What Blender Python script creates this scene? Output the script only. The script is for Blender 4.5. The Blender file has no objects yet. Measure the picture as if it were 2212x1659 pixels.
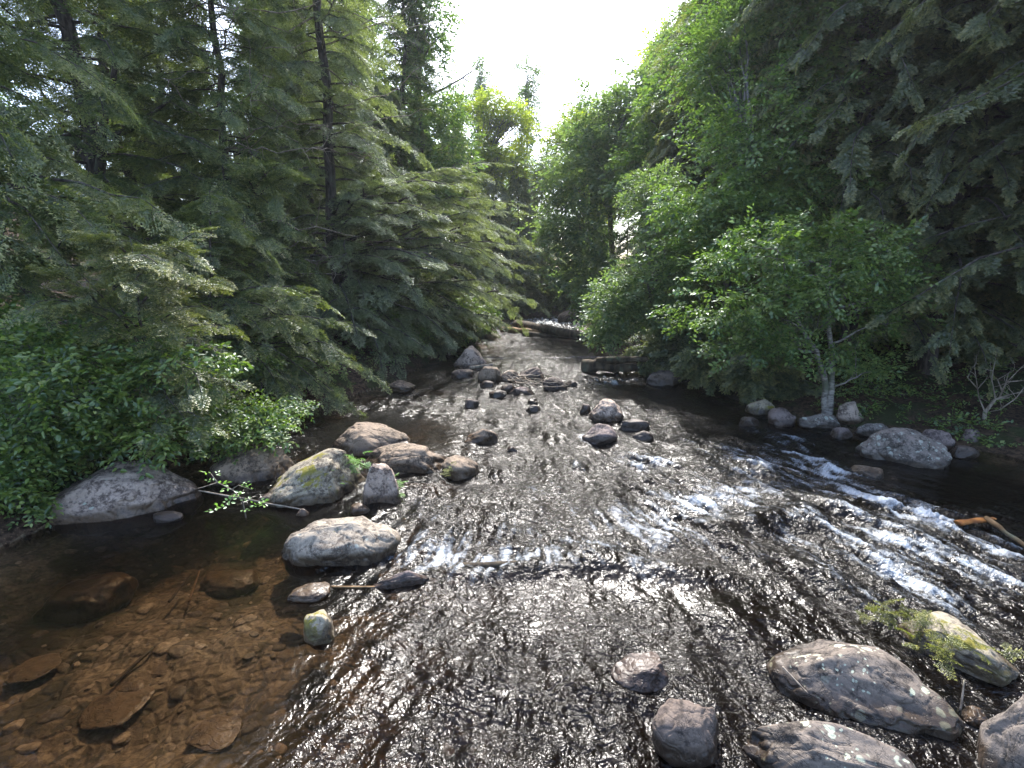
import bpy, bmesh, math, random
import numpy as np
from mathutils import Vector, Matrix
R = math.radians
rs = np.random.RandomState(7)
sc = bpy.context.scene

# ------------------------------------------------------------------ camera, sky, sun, exposure
CAM = np.array([0.0, 0.0, 2.6]); PITCH = R(12.2); F = 1106.0; CX = 1106.0; CY = 829.5   # pixel frame 2212 x 1659
cam_d = bpy.data.cameras.new("camera"); cam = bpy.data.objects.new("camera", cam_d)
sc.collection.objects.link(cam); sc.camera = cam
cam.location = CAM; cam.rotation_euler = (R(90) - PITCH, 0, 0)
cam_d.sensor_width = 36; cam_d.lens = 18.0; cam_d.clip_start = 0.05; cam_d.clip_end = 900
SUN_EL, SUN_AZ = R(49), R(4)
world = bpy.data.worlds.new("World"); sc.world = world; world.use_nodes = True
wn = world.node_tree.nodes; wl = world.node_tree.links
sky = wn.new("ShaderNodeTexSky"); sky.sky_type = 'NISHITA'; sky.sun_disc = False
sky.sun_elevation = SUN_EL; sky.sun_rotation = SUN_AZ; sky.air_density = .8; sky.dust_density = 2.2; sky.ozone_density = 1.0
wl.new(sky.outputs[0], wn["Background"].inputs[0]); wn["Background"].inputs[1].default_value = 0.15
sd = bpy.data.lights.new("sun", 'SUN'); sd.energy = 2.3; sd.angle = R(0.55); sd.color = (1, .965, .91)
so = bpy.data.objects.new("sun", sd); sc.collection.objects.link(so)
so.rotation_euler = (-(math.pi/2 - SUN_EL), 0, -SUN_AZ)
sc.view_settings.view_transform = 'Standard'; sc.view_settings.look = 'None'
sc.view_settings.gamma = 1; sc.view_settings.exposure = 2.22
cy = sc.cycles
cy.max_bounces = 8; cy.diffuse_bounces = 4; cy.glossy_bounces = 3; cy.transmission_bounces = 4
cy.transparent_max_bounces = 10; cy.caustics_reflective = False; cy.caustics_refractive = False
cy.sample_clamp_indirect = 6.0; cy.use_denoising = True

# ------------------------------------------------------------------ frame maths
Fv = np.array([0, math.cos(PITCH), -math.sin(PITCH)]); Uv = np.array([0, math.sin(PITCH), math.cos(PITCH)]); Rv = np.array([1., 0, 0])
def ray(px, py):
    return Fv + Rv*((px-CX)/F) + Uv*(-(py-CY)/F)
def onwater(px, py, z=0.0):
    d = ray(px, py); t = (z-CAM[2])/d[2]; return CAM + d*t
def atY(px, py, Y):
    d = ray(px, py); return CAM + d*(Y/d[1])
def proj(p):
    q = p - CAM; dep = q@Fv
    return CX + F*(q@Rv)/dep, CY - F*(q@Uv)/dep

# ------------------------------------------------------------------ noise
_perm = rs.permutation(512).astype(np.int64); _g = rs.normal(size=(512, 3)); _g /= np.linalg.norm(_g, axis=1)[:, None]
def _h(i, j, k):
    return _perm[(_perm[(_perm[i & 511] + j) & 511] + k) & 511]
def noise3(p):
    p = np.asarray(p, float); i = np.floor(p).astype(np.int64); f = p - i; u = f*f*f*(f*(f*6-15)+10)
    out = 0
    for a in (0, 1):
        wa = u[:, 0] if a else 1-u[:, 0]
        for b in (0, 1):
            wb = wa*(u[:, 1] if b else 1-u[:, 1])
            for c in (0, 1):
                w = wb*(u[:, 2] if c else 1-u[:, 2])
                g = _g[_h(i[:, 0]+a, i[:, 1]+b, i[:, 2]+c)]
                out = out + w*(g[:, 0]*(f[:, 0]-a)+g[:, 1]*(f[:, 1]-b)+g[:, 2]*(f[:, 2]-c))
    return out*1.5
def noise2(x, y, z=0.0):
    return noise3(np.stack([x, y, np.full_like(x, z)], 1))
def fbm2(x, y, oct=3, z=0.0):
    o = 0; a = 1.0
    for k in range(oct):
        o = o + a*noise2(x*2**k, y*2**k, z+7.3*k); a *= .5
    return o
def sstep(a, b, x):
    t = np.clip((x-a)/(b-a), 0, 1); return t*t*(3-2*t)

# ------------------------------------------------------------------ object helpers
def tag(o, label=None, cat=None, group=None, kind=None):
    if label: o["label"] = label
    if cat: o["category"] = cat
    if group: o["group"] = group
    if kind: o["kind"] = kind
    return o
def empty(name, loc, label, cat, group=None):
    o = bpy.data.objects.new(name, None); sc.collection.objects.link(o); o.location = loc; o.empty_display_size = .2
    return tag(o, label, cat, group)
def mesh_np(name, V, polys, mat, parent=None, attrs=None, smooth=False, origin=None):
    """polys: list of int arrays, each (n,k)"""
    V = np.asarray(V, np.float32)
    if origin is not None: V = V - np.asarray(origin, np.float32)
    me = bpy.data.meshes.new(name)
    me.vertices.add(len(V)); me.vertices.foreach_set("co", V.ravel())
    loops = np.concatenate([p.ravel() for p in polys]).astype(np.int32)
    cnt = np.concatenate([np.full(len(p), p.shape[1]) for p in polys]).astype(np.int32)
    st = np.concatenate([[0], np.cumsum(cnt)[:-1]]).astype(np.int32)
    me.loops.add(len(loops)); me.loops.foreach_set("vertex_index", loops)
    me.polygons.add(len(cnt)); me.polygons.foreach_set("loop_start", st)
    try: me.polygons.foreach_set("loop_total", cnt)
    except Exception: pass
    me.polygons.foreach_set("use_smooth", np.full(len(cnt), bool(smooth)))
    for k, v in (attrs or {}).items():
        v = np.asarray(v, np.float32)
        if v.ndim == 1:
            a = me.attributes.new(k, 'FLOAT', 'POINT'); a.data.foreach_set("value", v)
        else:
            a = me.attributes.new(k, 'FLOAT_VECTOR', 'POINT'); a.data.foreach_set("vector", v.ravel())
    me.update(calc_edges=True)
    mats = mat if isinstance(mat, (list, tuple)) else [mat]
    for m in mats: me.materials.append(m)
    o = bpy.data.objects.new(name, me); sc.collection.objects.link(o)
    if origin is not None: o.location = origin
    if parent is not None:
        o.parent = parent; o.location = (0, 0, 0) if origin is None else Vector(origin)-parent.location
    return o
def copy_tree(root, loc, rz, s, label, group=None, cat=None):
    c = root.copy(); sc.collection.objects.link(c)
    c.location = loc; c.rotation_euler = (0, 0, rz); c.scale = (s, s, s) if not hasattr(s, '__len__') else s
    c["label"] = label
    if group: c["group"] = group
    if cat: c["category"] = cat
    for ch in list(root.children):
        d = ch.copy(); sc.collection.objects.link(d); d.parent = c
    return c

# ------------------------------------------------------------------ materials
class NT:
    def __init__(s, name):
        s.m = bpy.data.materials.new(name); s.m.use_nodes = True; s.t = s.m.node_tree; s.t.nodes.clear()
        s.out = s.n('OutputMaterial')
    def n(s, typ, **kw):
        nd = s.t.nodes.new('ShaderNode'+typ)
        for k, v in kw.items(): setattr(nd, k, v)
        return nd
    def l(s, a, b): s.t.links.new(a, b)
    def set(s, sock, v):
        if hasattr(v, 'is_output') or isinstance(v, bpy.types.NodeSocket): s.l(v, sock)
        else: sock.default_value = v
    def math(s, op, a, b=None, c=None, clamp=False):
        nd = s.n('Math', operation=op, use_clamp=clamp); s.set(nd.inputs[0], a)
        if b is not None: s.set(nd.inputs[1], b)
        if c is not None: s.set(nd.inputs[2], c)
        return nd.outputs[0]
    def mix(s, f, a, b, typ='MIX'):
        nd = s.n('Mix', data_type='RGBA', blend_type=typ); s.set(nd.inputs[0], f)
        for i, v in ((6, a), (7, b)):
            s.set(nd.inputs[i], (*v, 1) if isinstance(v, tuple) and len(v) == 3 else v)
        return nd.outputs[2]
    def noise(s, vec, scale, detail=3, rough=.55, dist=0):
        nd = s.n('TexNoise'); s.l(vec, nd.inputs['Vector']); nd.inputs['Scale'].default_value = scale
        nd.inputs['Detail'].default_value = detail; nd.inputs['Roughness'].default_value = rough; nd.inputs['Distortion'].default_value = dist
        return nd.outputs[0]
    def ramp(s, f, a, b):
        nd = s.n('MapRange', interpolation_type='SMOOTHSTEP'); s.set(nd.inputs[0], f)
        nd.inputs[1].default_value = a; nd.inputs[2].default_value = b; return nd.outputs[0]
    def attr(s, name, vec=False):
        nd = s.n('Attribute', attribute_name=name); return nd.outputs['Vector' if vec else 'Fac']
    def coords(s):
        tc = s.n('TexCoord'); oi = s.n('ObjectInfo'); v = s.n('VectorMath', operation='ADD')
        s.l(tc.outputs['Object'], v.inputs[0]); s.l(oi.outputs['Location'], v.inputs[1]); return v.outputs[0]
    def bump(s, h, strength, dist, normal=None):
        b = s.n('Bump'); b.inputs['Strength'].default_value = strength; b.inputs['Distance'].default_value = dist
        s.l(h, b.inputs['Height'])
        if normal is not None: s.l(normal, b.inputs['Normal'])
        return b.outputs[0]
    def principled(s, col, rough, normal=None, spec=.5):
        p = s.n('BsdfPrincipled'); s.set(p.inputs['Base Color'], (*col, 1) if isinstance(col, tuple) else col)
        s.set(p.inputs['Roughness'], rough); p.inputs['Specular IOR Level'].default_value = spec
        if normal is not None: s.l(normal, p.inputs['Normal'])
        return p

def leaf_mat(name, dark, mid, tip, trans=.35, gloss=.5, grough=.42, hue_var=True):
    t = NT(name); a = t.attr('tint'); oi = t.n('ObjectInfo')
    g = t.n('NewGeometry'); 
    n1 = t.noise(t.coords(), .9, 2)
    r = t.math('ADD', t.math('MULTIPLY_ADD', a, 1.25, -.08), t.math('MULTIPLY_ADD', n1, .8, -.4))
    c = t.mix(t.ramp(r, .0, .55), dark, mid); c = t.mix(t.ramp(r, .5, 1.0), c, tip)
    bk = t.mix(.5, c, (mid[0]*1.3, mid[1]*1.3, mid[2]*1.0))
    df = t.n('BsdfDiffuse'); t.l(c, df.inputs[0])
    tr = t.n('BsdfTranslucent'); t.l(t.mix(1.0, bk, (1.35, 1.5, .85), 'MULTIPLY'), tr.inputs[0])
    m = t.n('MixShader'); m.inputs[0].default_value = trans; t.l(df.outputs[0], m.inputs[1]); t.l(tr.outputs[0], m.inputs[2])
    gl = t.n('BsdfGlossy'); gl.inputs['Roughness'].default_value = grough; gl.inputs[0].default_value = (.9, .95, 1, 1)
    m2 = t.n('MixShader'); m2.inputs[0].default_value = gloss*.11; t.l(m.outputs[0], m2.inputs[1]); t.l(gl.outputs[0], m2.inputs[2])
    t.l(m2.outputs[0], t.out.inputs[0]); return t.m
M = {}
M['hemlock'] = leaf_mat('hemlock_needles', (.045, .068, .024), (.125, .16, .052), (.27, .28, .09), .42, .45, .45)
M['hemlock_old'] = leaf_mat('hemlock_old_needles', (.055, .072, .035), (.155, .185, .085), (.30, .32, .16), .42, .5, .45)
M['hemlock_young'] = leaf_mat('hemlock_new_growth', (.05, .066, .022), (.12, .145, .04), (.28, .27, .07), .3, .6, .45)
M['cedar'] = leaf_mat('cedar_scales', (.055, .075, .04), (.14, .16, .072), (.28, .26, .10), .42, .4, .5)
M['broad'] = leaf_mat('green_leaves', (.04, .08, .024), (.10, .17, .042), (.21, .28, .065), .42, .5, .42)
M['broad_yellow'] = leaf_mat('yellow_green_leaves', (.07, .11, .02), (.20, .25, .02), (.36, .35, .03), .6, .5, .4)
M['broad_far'] = leaf_mat('pale_leaves', (.05, .09, .04), (.11, .17, .065), (.22, .27, .095), .45, .5, .42)
M['bush'] = leaf_mat('bush_leaves', (.035, .07, .018), (.09, .155, .03), (.19, .25, .045), .38, .5, .42)
M['sapling'] = leaf_mat('sapling_leaves', (.10, .2, .05), (.17, .32, .07), (.25, .4, .1), .35, .5, .4)
M['moss_sprig'] = leaf_mat('sprig_leaves', (.08, .09, .02), (.17, .18, .04), (.3, .29, .06), .3, .3, .5)

def bark_mat(name, dark, light, scale=14, stretch=.25, bands=False):
    t = NT(name); v = t.coords(); mp = t.n('Mapping'); t.l(v, mp.inputs[0])
    mp.inputs['Scale'].default_value = (1, 1, 3.2) if bands else (1, 1, stretch)
    n = t.noise(mp.outputs[0], scale, 5, .65); c = t.mix(t.ramp(n, .35, .65), dark, light)
    n2 = t.noise(v, 3, 2); c = t.mix(t.ramp(n2, .55, .75), c, (.10, .11, .075))
    p = t.principled(c, .85, t.bump(n, .8, .02), .3); t.l(p.outputs[0], t.out.inputs[0]); return t.m
M['bark'] = bark_mat('conifer_bark', (.028, .022, .019), (.11, .09, .078))
M['bark_grey'] = bark_mat('grey_bark', (.07, .062, .055), (.23, .21, .19))
M['birch'] = bark_mat('pale_birch_bark', (.08, .07, .06), (.30, .275, .24), 9, .3, True)
M['deadwood'] = bark_mat('dead_wood', (.13, .10, .075), (.33, .28, .22), 12, .2)
M['wetlog'] = bark_mat('wet_log_bark', (.02, .015, .01), (.085, .062, .038), 8)
M['orangelog'] = bark_mat('orange_log_wood', (.11, .065, .03), (.27, .17, .085), 8)
M['orangewood'] = bark_mat('wet_orange_wood', (.14, .05, .015), (.36, .15, .035), 8)

def rock_mat(name, dark, light, lichen=(.40, .43, .34), lamt=.0, moss=0., mosscol=(.26, .23, .03), wet=.16, sc_=1.0):
    t = NT(name); v = t.coords()
    n1 = t.noise(v, 2.2*sc_, 5, .6); n2 = t.noise(v, 28*sc_, 5, .7); n3 = t.noise(v, 9*sc_, 4, .62)
    f = t.math('ADD', t.math('MULTIPLY', n1, .35), t.math('ADD', t.math('MULTIPLY', n2, .4), t.math('MULTIPLY', n3, .35)))
    c = t.mix(t.ramp(f, .465, .585), dark, light)
    vo = t.n('TexVoronoi'); t.l(v, vo.inputs['Vector']); vo.inputs['Scale'].default_value = 60*sc_
    c = t.mix(t.math('MULTIPLY', t.ramp(t.n('SeparateColor').outputs[0] if False else vo.outputs['Distance'], .35, .1), .35), c, tuple(min(1, x*1.7) for x in light))
    # dark cracks
    nc = t.noise(v, 5*sc_, 4, .6, 1.2); cr = t.math('ABSOLUTE', t.math('SUBTRACT', nc, .5))
    c = t.mix(t.math('MULTIPLY', t.ramp(cr, .010, .0), .35), c, tuple(x*.5 for x in dark))
    geo = t.n('NewGeometry'); sx = t.n('SeparateXYZ'); t.l(geo.outputs['Normal'], sx.inputs[0])
    if lamt > 0:
        v2 = t.n('TexVoronoi', feature='SMOOTH_F1'); w = t.n('VectorMath', operation='ADD'); nn = t.n('TexNoise'); t.l(v, nn.inputs['Vector']); nn.inputs['Scale'].default_value = 14
        ss = t.n('VectorMath', operation='SCALE'); t.l(nn.outputs[1], ss.inputs[0]); ss.inputs['Scale'].default_value = .06
        t.l(v, w.inputs[0]); t.l(ss.outputs[0], w.inputs[1]); t.l(w.outputs[0], v2.inputs['Vector']); v2.inputs['Scale'].default_value = 11*sc_
        v2.inputs['Smoothness'].default_value = .3
        sp = t.ramp(v2.outputs['Distance'], .22*lamt+.16, .22*lamt+.10)
        v3 = t.n('TexVoronoi'); t.l(w.outputs[0], v3.inputs['Vector']); v3.inputs['Scale'].default_value = 27*sc_
        sp3 = t.math('MULTIPLY', t.ramp(v3.outputs['Distance'], .20*lamt+.10, .20*lamt+.04), t.ramp(t.noise(v, 5*sc_, 3), .5, .56))
        sc3 = t.n('SeparateColor'); t.l(v2.outputs['Color'], sc3.inputs[0])
        sp = t.math('MULTIPLY', sp, t.ramp(sc3.outputs[0], .45, .5)); sp = t.math('MAXIMUM', sp, sp3)
        nm = t.ramp(t.noise(v, 2.6*sc_, 3), .60-.25*lamt, .66-.25*lamt)
        up = t.ramp(sx.outputs[2], .0, .5)
        lf = t.math('MULTIPLY', t.math('MULTIPLY', sp, nm), up)
        lc = t.mix(t.noise(v, 40, 3), tuple(x*.6 for x in lichen), lichen)
        c = t.mix(t.math('MULTIPLY', lf, .9), c, lc)
    rough = .82
    if moss > 0:
        mn = t.noise(v, 4.5, 5, .7); mf = t.math('MULTIPLY', t.ramp(mn, .70-.35*moss, .76-.35*moss), t.ramp(sx.outputs[2], -.1, .45))
        c = t.mix(mf, c, t.mix(t.noise(v, 30, 3), tuple(x*.45 for x in mosscol), mosscol))
    # waterline wetness by real height above the water
    sp_ = t.n('SeparateXYZ'); t.l(geo.outputs['Position'], sp_.inputs[0])
    wn_ = t.math('ADD', sp_.outputs[2], t.math('MULTIPLY_ADD', n3, -.10, .05))
    wf = t.ramp(wn_, wet, wet*.45)
    c = t.mix(wf, c, t.mix(1., c, (.30, .26, .22), 'MULTIPLY'))
    ro = t.math('MULTIPLY_ADD', wf, -.5, rough)
    h = t.math('ADD', t.math('MULTIPLY', n2, .3), t.math('ADD', t.math('MULTIPLY', n3, .6), t.math('MULTIPLY', t.ramp(cr, 0., .02), .15)))
    p = t.principled(c, ro, t.bump(h, .8, .022), .4); t.l(p.outputs[0], t.out.inputs[0]); return t.m
M['rk_mottled'] = rock_mat('mottled_granite', (.085, .062, .05), (.37, .29, .23), lamt=.25)
M['rk_brown'] = rock_mat('brown_granite', (.055, .04, .028), (.24, .18, .127), lamt=.1, moss=.1, mosscol=(.17, .15, .04))
M['rk_moss'] = rock_mat('mossy_granite', (.075, .06, .045), (.30, .26, .19), lamt=.3, moss=.52, mosscol=(.24, .21, .03))
M['rk_white'] = rock_mat('pale_granite', (.085, .067, .052), (.29, .248, .195), lamt=.5, lichen=(.40, .41, .35), moss=.18, mosscol=(.15, .14, .04))
M['rk_dark'] = rock_mat('dark_wet_granite', (.032, .024, .02), (.13, .10, .082), wet=.16)
M['rk_lichen'] = rock_mat('lichen_spotted_granite', (.036, .029, .024), (.155, .128, .106), lamt=.75, lichen=(.50, .53, .40))
M['rk_lichen2'] = rock_mat('grey_lichen_granite', (.04, .034, .029), (.185, .157, .136), lamt=1., lichen=(.40, .42, .36), wet=.12)
M['rk_purple'] = rock_mat('purple_brown_granite', (.05, .037, .034), (.20, .155, .14), lamt=.1, wet=.14)
M['rk_sub'] = rock_mat('submerged_stone_brown', (.18, .14, .095), (.44, .35, .24), wet=-9)

# ground: leaf litter forest floor and bank
def ground_mat():
    t = NT('forest_floor'); v = t.coords()
    n1 = t.noise(v, 1.1, 4); n2 = t.noise(v, 14, 5, .7); n3 = t.noise(v, 45, 3, .6)
    c = t.mix(t.ramp(n2, .38, .62), (.022, .016, .011), (.10, .065, .042))
    c = t.mix(t.math('MULTIPLY', t.ramp(n3, .6, .7), .8), c, (.24, .15, .09))
    c = t.mix(t.math('MULTIPLY', t.ramp(n1, .52, .6), .8), c, (.035, .05, .016))
    p = t.principled(c, .95, t.bump(n2, 1, .06), .15); t.l(p.outputs[0], t.out.inputs[0]); return t.m
def bed_mat():
    t = NT('stream_gravel'); v = t.coords()
    vo = t.n('TexVoronoi', feature='F1'); t.l(v, vo.inputs['Vector']); vo.inputs['Scale'].default_value = 12
    vb = t.n('TexVoronoi', feature='DISTANCE_TO_EDGE'); t.l(v, vb.inputs['Vector']); vb.inputs['Scale'].default_value = 9
    sep = t.n('SeparateColor'); t.l(vo.outputs['Color'], sep.inputs[0])
    n = t.noise(v, 26, 5, .7); nb = t.noise(v, 1.3, 4)
    c = t.mix(t.math('MULTIPLY', sep.outputs[0], .5), (.12, .088, .052), (.34, .26, .165))
    c = t.mix(t.ramp(n, .35, .65), t.mix(1., c, (.45, .42, .4), 'MULTIPLY'), c)
    nq = t.noise(v, 4.5, 5, .65, .8)
    c = t.mix(t.math('MULTIPLY', t.ramp(nb, .48, .58), .85), c, (.035, .03, .014)); c = t.mix(t.math('MULTIPLY', t.ramp(nq, .56, .62), .8), c, (.028, .024, .012))
    pass
    h = t.math('ADD', t.math('MULTIPLY', t.ramp(vb.outputs[0], 0, .25), .3), t.math('MULTIPLY', n, .4))
    p = t.principled(c, .8, t.bump(h, 1, .05), .3); t.l(p.outputs[0], t.out.inputs[0]); return t.m
M['ground'] = ground_mat(); M['bed'] = bed_mat()

# ------------------------------------------------------------------ stream banks (world metres)
bankL = np.array([(-12, -5.5), (0, -5.2), (4, -5.1), (5.6, -4.9), (8, -4.5), (11.2, -3.3), (13.5, -2.7), (19.6, -1.4), (26, -1.1), (30, .6), (33, 3.0), (40, 8.5), (60, 24)])
bankR = np.array([(-12, 8.5), (0, 8.3), (5, 8.3), (7.2, 7.0), (8.4, 6.0), (9.9, 5.2), (11.5, 4.7), (13.8, 4.1), (21, 3.1), (27, 4.0), (33, 7.5), (40, 14.0), (60, 30)])
def bl(y): return np.interp(y, bankL[:, 0], bankL[:, 1])
def br(y): return np.interp(y, bankR[:, 0], bankR[:, 1])
def terr(x, y):
    x = np.asarray(x, float); y = np.asarray(y, float)
    wob = .35*noise2(x*.35, y*.35, 3.1)
    dl = bl(y) - x + wob; dr = x - br(y) + wob; d = np.maximum(dl, dr)     # >0 on land
    gent = 1-.6*(dr > dl)*sstep(5, 7, y)*(1-sstep(12, 14.5, y))
    out = np.where(d > 0, gent*.75*(1-np.exp(-d/1.0)) + .055*d*np.clip(d/6, 0, 1) + .0025*np.clip(d-6, 0, 40)**2, 0)
    dep = .36*sstep(0, 1.6, -d) + .04 + .55*sstep(-1.6, .6, x)*sstep(.3, 2., -d)
    dep = dep - .16*np.exp(-(((x+2.2)/2.0)**2 + ((y-3.0)/2.2)**2))
    dep = dep + .14*np.exp(-(((x+3.9)/1.3)**2 + ((y-5.0)/.7)**2)) + .25*np.exp(-(((x+3)/1.6)**2+((y-9)/1.4)**2))
    b = .10*noise2(x*1.3, y*1.3, 9.) + .05*noise2(x*4, y*4, 2.)
    return np.where(d > 0, out + .12*noise2(x*1.6, y*1.6, 5.)*np.clip(d, 0, 1) + .35*noise2(x*.2, y*.2, 1.)*np.clip(d/5, 0, 1), -dep + b*np.clip(-d, 0, 1))
def grid_polys(nr, nc):
    i = np.arange(nr*nc).reshape(nr, nc)
    return np.stack([i[:-1, :-1], i[:-1, 1:], i[1:, 1:], i[1:, :-1]], -1).reshape(-1, 4)
ys = np.concatenate([np.linspace(-30, 0, 40)[:-1], np.linspace(0, 14, 360)[:-1], np.linspace(14, 45, 250)[:-1], np.linspace(45, 130, 50)])
xs = np.concatenate([-np.geomspace(90, 10, 50), np.linspace(-10, 10, 500)[1:-1], np.geomspace(10, 90, 50)])
X, Y = np.meshgrid(xs, ys); Z = terr(X.ravel(), Y.ravel())
V = np.stack([X.ravel(), Y.ravel(), Z], 1); P = grid_polys(len(ys), len(xs))
g = mesh_np('ground', V, [P], [M['ground'], M['bed']], smooth=True)
fc = Z[P].mean(1); mi = (fc < -.015).astype(np.int32); g.data.polygons.foreach_set("material_index", mi); tag(g, kind='structure')

# ------------------------------------------------------------------ water surface
FOAM = [  # px, py, rx, ry, angle(deg), strength
 (1500, 1092, 120, 22, -12, 1.25), (1450, 1122, 50, 22, -40, 1.2), (1580, 1062, 50, 12, 20, .9), (1622, 1003, 46, 15, 12, 1.15), (1600, 975, 40, 8, 15, .7),
 (1775, 1012, 60, 13, 20, 1.2), (1720, 992, 50, 8, 28, .8), (1705, 948, 36, 7, 10, .7), (1640, 930, 60, 6, 15, .4), (1280, 1182, 60, 14, 8, 1.0), (1370, 1230, 50, 12, 15, .8),
 (1060, 1212, 130, 15, -3, 1.2), (960, 1200, 80, 25, 0, .85), (880, 1210, 40, 15, 20, .9), (930, 1140, 60, 30, 50, .4), (1900, 1082, 110, 10, 14, 1.1), (2010, 1120, 60, 13, 25, 1.2), (1940, 1110, 60, 8, 15, .9),
 (1960, 1175, 120, 14, 22, 1.1), (2080, 1215, 90, 16, 20, 1.0), (1880, 1195, 80, 14, 25, .9), (1960, 1245, 90, 16, 30, 1.2), (2050, 1290, 60, 12, 35, .8), (2170, 1190, 60, 14, 15, 1.1), (2170, 1250, 70, 12, 15, .9),
 (1730, 1120, 60, 9, 12, .8), (1700, 1165, 70, 12, 20, .75), (1790, 1150, 60, 10, 25, .7), (1580, 1190, 60, 12, 10, .5), (1400, 998, 42, 7, 8, .9), (1380, 1012, 30, 6, 20, .7),
 (1268, 948, 16, 6, 25, .9), (1340, 985, 30, 6, 5, .5), (1205, 695, 60, 6, 0, 1.2), (1320, 822, 44, 6, 0, .7), (1260, 1010, 40, 7, 5, .4), (1180, 1060, 80, 14, 10, .35), (1500, 965, 60, 8, 15, .45), (960, 1095, 60, 20, 20, .35), (1500,1160,60,14,20,.4),(1650,1080,60,12,20,.5),(1830,1120,60,10,20,.6),(1800,1240,90,14,35,.55),(1880,1290,80,12,35,.5),(1250,1100,90,20,15,.35),(1130,1150,90,20,5,.45)]
HUMP = [ # px,py,rx,ry,ang,height  (water heaping over things below)
 (1650, 1125, 190, 22, -10, .10), (1450, 1235, 190, 20, 8, .09), (1100, 1235, 170, 16, -3, .08), (1700, 1205, 90, 18, 20, .05), (1900, 1130, 90, 15, 20, .06), (2060, 1160, 90, 16, 20, .06),
 (1600, 1010, 50, 10, 10, .05), (1280, 1195, 60, 12, 5, .05), (1570, 1330, 60, 30, 30, .03), (1370, 1500, 60, 18, 10, .04), (1000, 1480, 90, 30, -40, .03), (1900,1330,140,16,35,.05)]
DIR = [ (1900, 1180, 1, .42), (1700, 1280, 1, .75), (2120, 1380, 1, .6), (1500, 1000, 1, .25), (1250, 1450, .35, 1), (1450, 1400, .6, 1), (950, 1400, -.8, 1), (700, 1550, -1, .9), (250, 1300, -1, .35), (200, 1550, -1, .7), (1150, 1050, .3, 1),
 (1150, 780, .05, 1), (1150, 900, .15, 1), (1400, 900, .8, .5), (1650, 950, 1, .35), (1950, 1020, 1, .25), (1600, 1500, .8, 1), (1250, 1600, 0, 1), (700, 950, -.5, .2), (1000, 1250, -.6, 1), (1400, 1200, .8, .5)]
nr, nc = 820, 980
yr = np.concatenate([np.linspace(-4, 1.2, 40)[:-1], np.geomspace(1.2, 62, nr-39)])
u = np.linspace(-1, 1, nc)
W = np.minimum(15, 1.28*np.abs(yr)+3.2); W = np.maximum(W, 5)
cxr = np.where(yr > 30, (bl(yr)+br(yr))/2, np.clip((bl(yr)+br(yr))/2*np.clip((yr-8)/6, 0, 1), -2, 3)); W = np.where(yr > 16, np.maximum((br(yr)-bl(yr))/2+3, 6), W)
WX = (cxr[:, None] + u[None, :]*W[:, None]).ravel(); WY = np.repeat(yr, nc)
ok = WY > 1.0
pp = np.stack([WX, WY, np.zeros_like(WX)], 1); q = pp-CAM; dep_ = np.maximum(q@Fv, .3); PX = CX+F*(q@Rv)/dep_; PY = CY-F*(q@Uv)/dep_
def blobs(lst):
    out = np.zeros_like(PX)
    for (x, y, rx, ry, an, s) in lst:
        c, s_ = math.cos(R(an)), math.sin(R(an)); dx, dy = PX-x, PY-y
        a = (dx*c+dy*s_)/rx; b = (-dx*s_+dy*c)/ry
        out = np.maximum(out, s*np.exp(-.7*(a*a+b*b))*(ok)) if s > .3 else out + s*np.exp(-.7*(a*a+b*b))*ok
    return out
foam = np.maximum(blobs(FOAM), .72*blobs([(x, y, rx*1.7, ry*2.1, a, s_) for (x, y, rx, ry, a, s_) in FOAM if s_ > .3])); hump = blobs(HUMP)
# flow field
cp = []; cd = []
for (x, y, dx, dy) in DIR:
    a = onwater(x, y); b = onwater(x+dx*6, y+dy*6); d = (b-a)[:2]; cp.append(a[:2]); cd.append(d/np.linalg.norm(d))
cp = np.array(cp); cd = np.array(cd)
gx = np.linspace(-12, 14, 105); gy = np.linspace(-5, 63, 273); GX, GY = np.meshgrid(gx, gy)
w = 1/(((GX[..., None]-cp[:, 0])**2 + (GY[..., None]-cp[:, 1])**2)+.05)**1.5
FX = (w*cd[:, 0]).sum(-1)/w.sum(-1); FY = (w*cd[:, 1]).sum(-1)/w.sum(-1); nn = np.hypot(FX, FY)+1e-6; FX /= nn; FY /= nn
def flow(x, y):
    fx = np.clip((x+12)/26*104, 0, 103.99); fy = np.clip((y+5)/68*272, 0, 271.99); i = fx.astype(int); j = fy.astype(int); a = fx-i; b = fy-j
    def S(A): return A[j, i]*(1-a)*(1-b)+A[j, i+1]*a*(1-b)+A[j+1, i]*(1-a)*b+A[j+1, i+1]*a*b
    return S(FX), S(FY)
def lic(freq, step, n, z):
    tot = noise2(WX*freq, WY*freq, z)
    for sg in (1, -1):
        x, y = WX.copy(), WY.copy()
        for k in range(n):
            a, b = flow(x, y); x += sg*step*a; y += sg*step*b
            tot = tot + noise2(x*freq, y*freq, z)
    tot = tot/ tot.std(); return tot
s1 = lic(7., .06, 4, 1.1); s2 = lic(17., .022, 4, 4.7); s3 = lic(3., .12, 3, 9.2)
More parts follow.
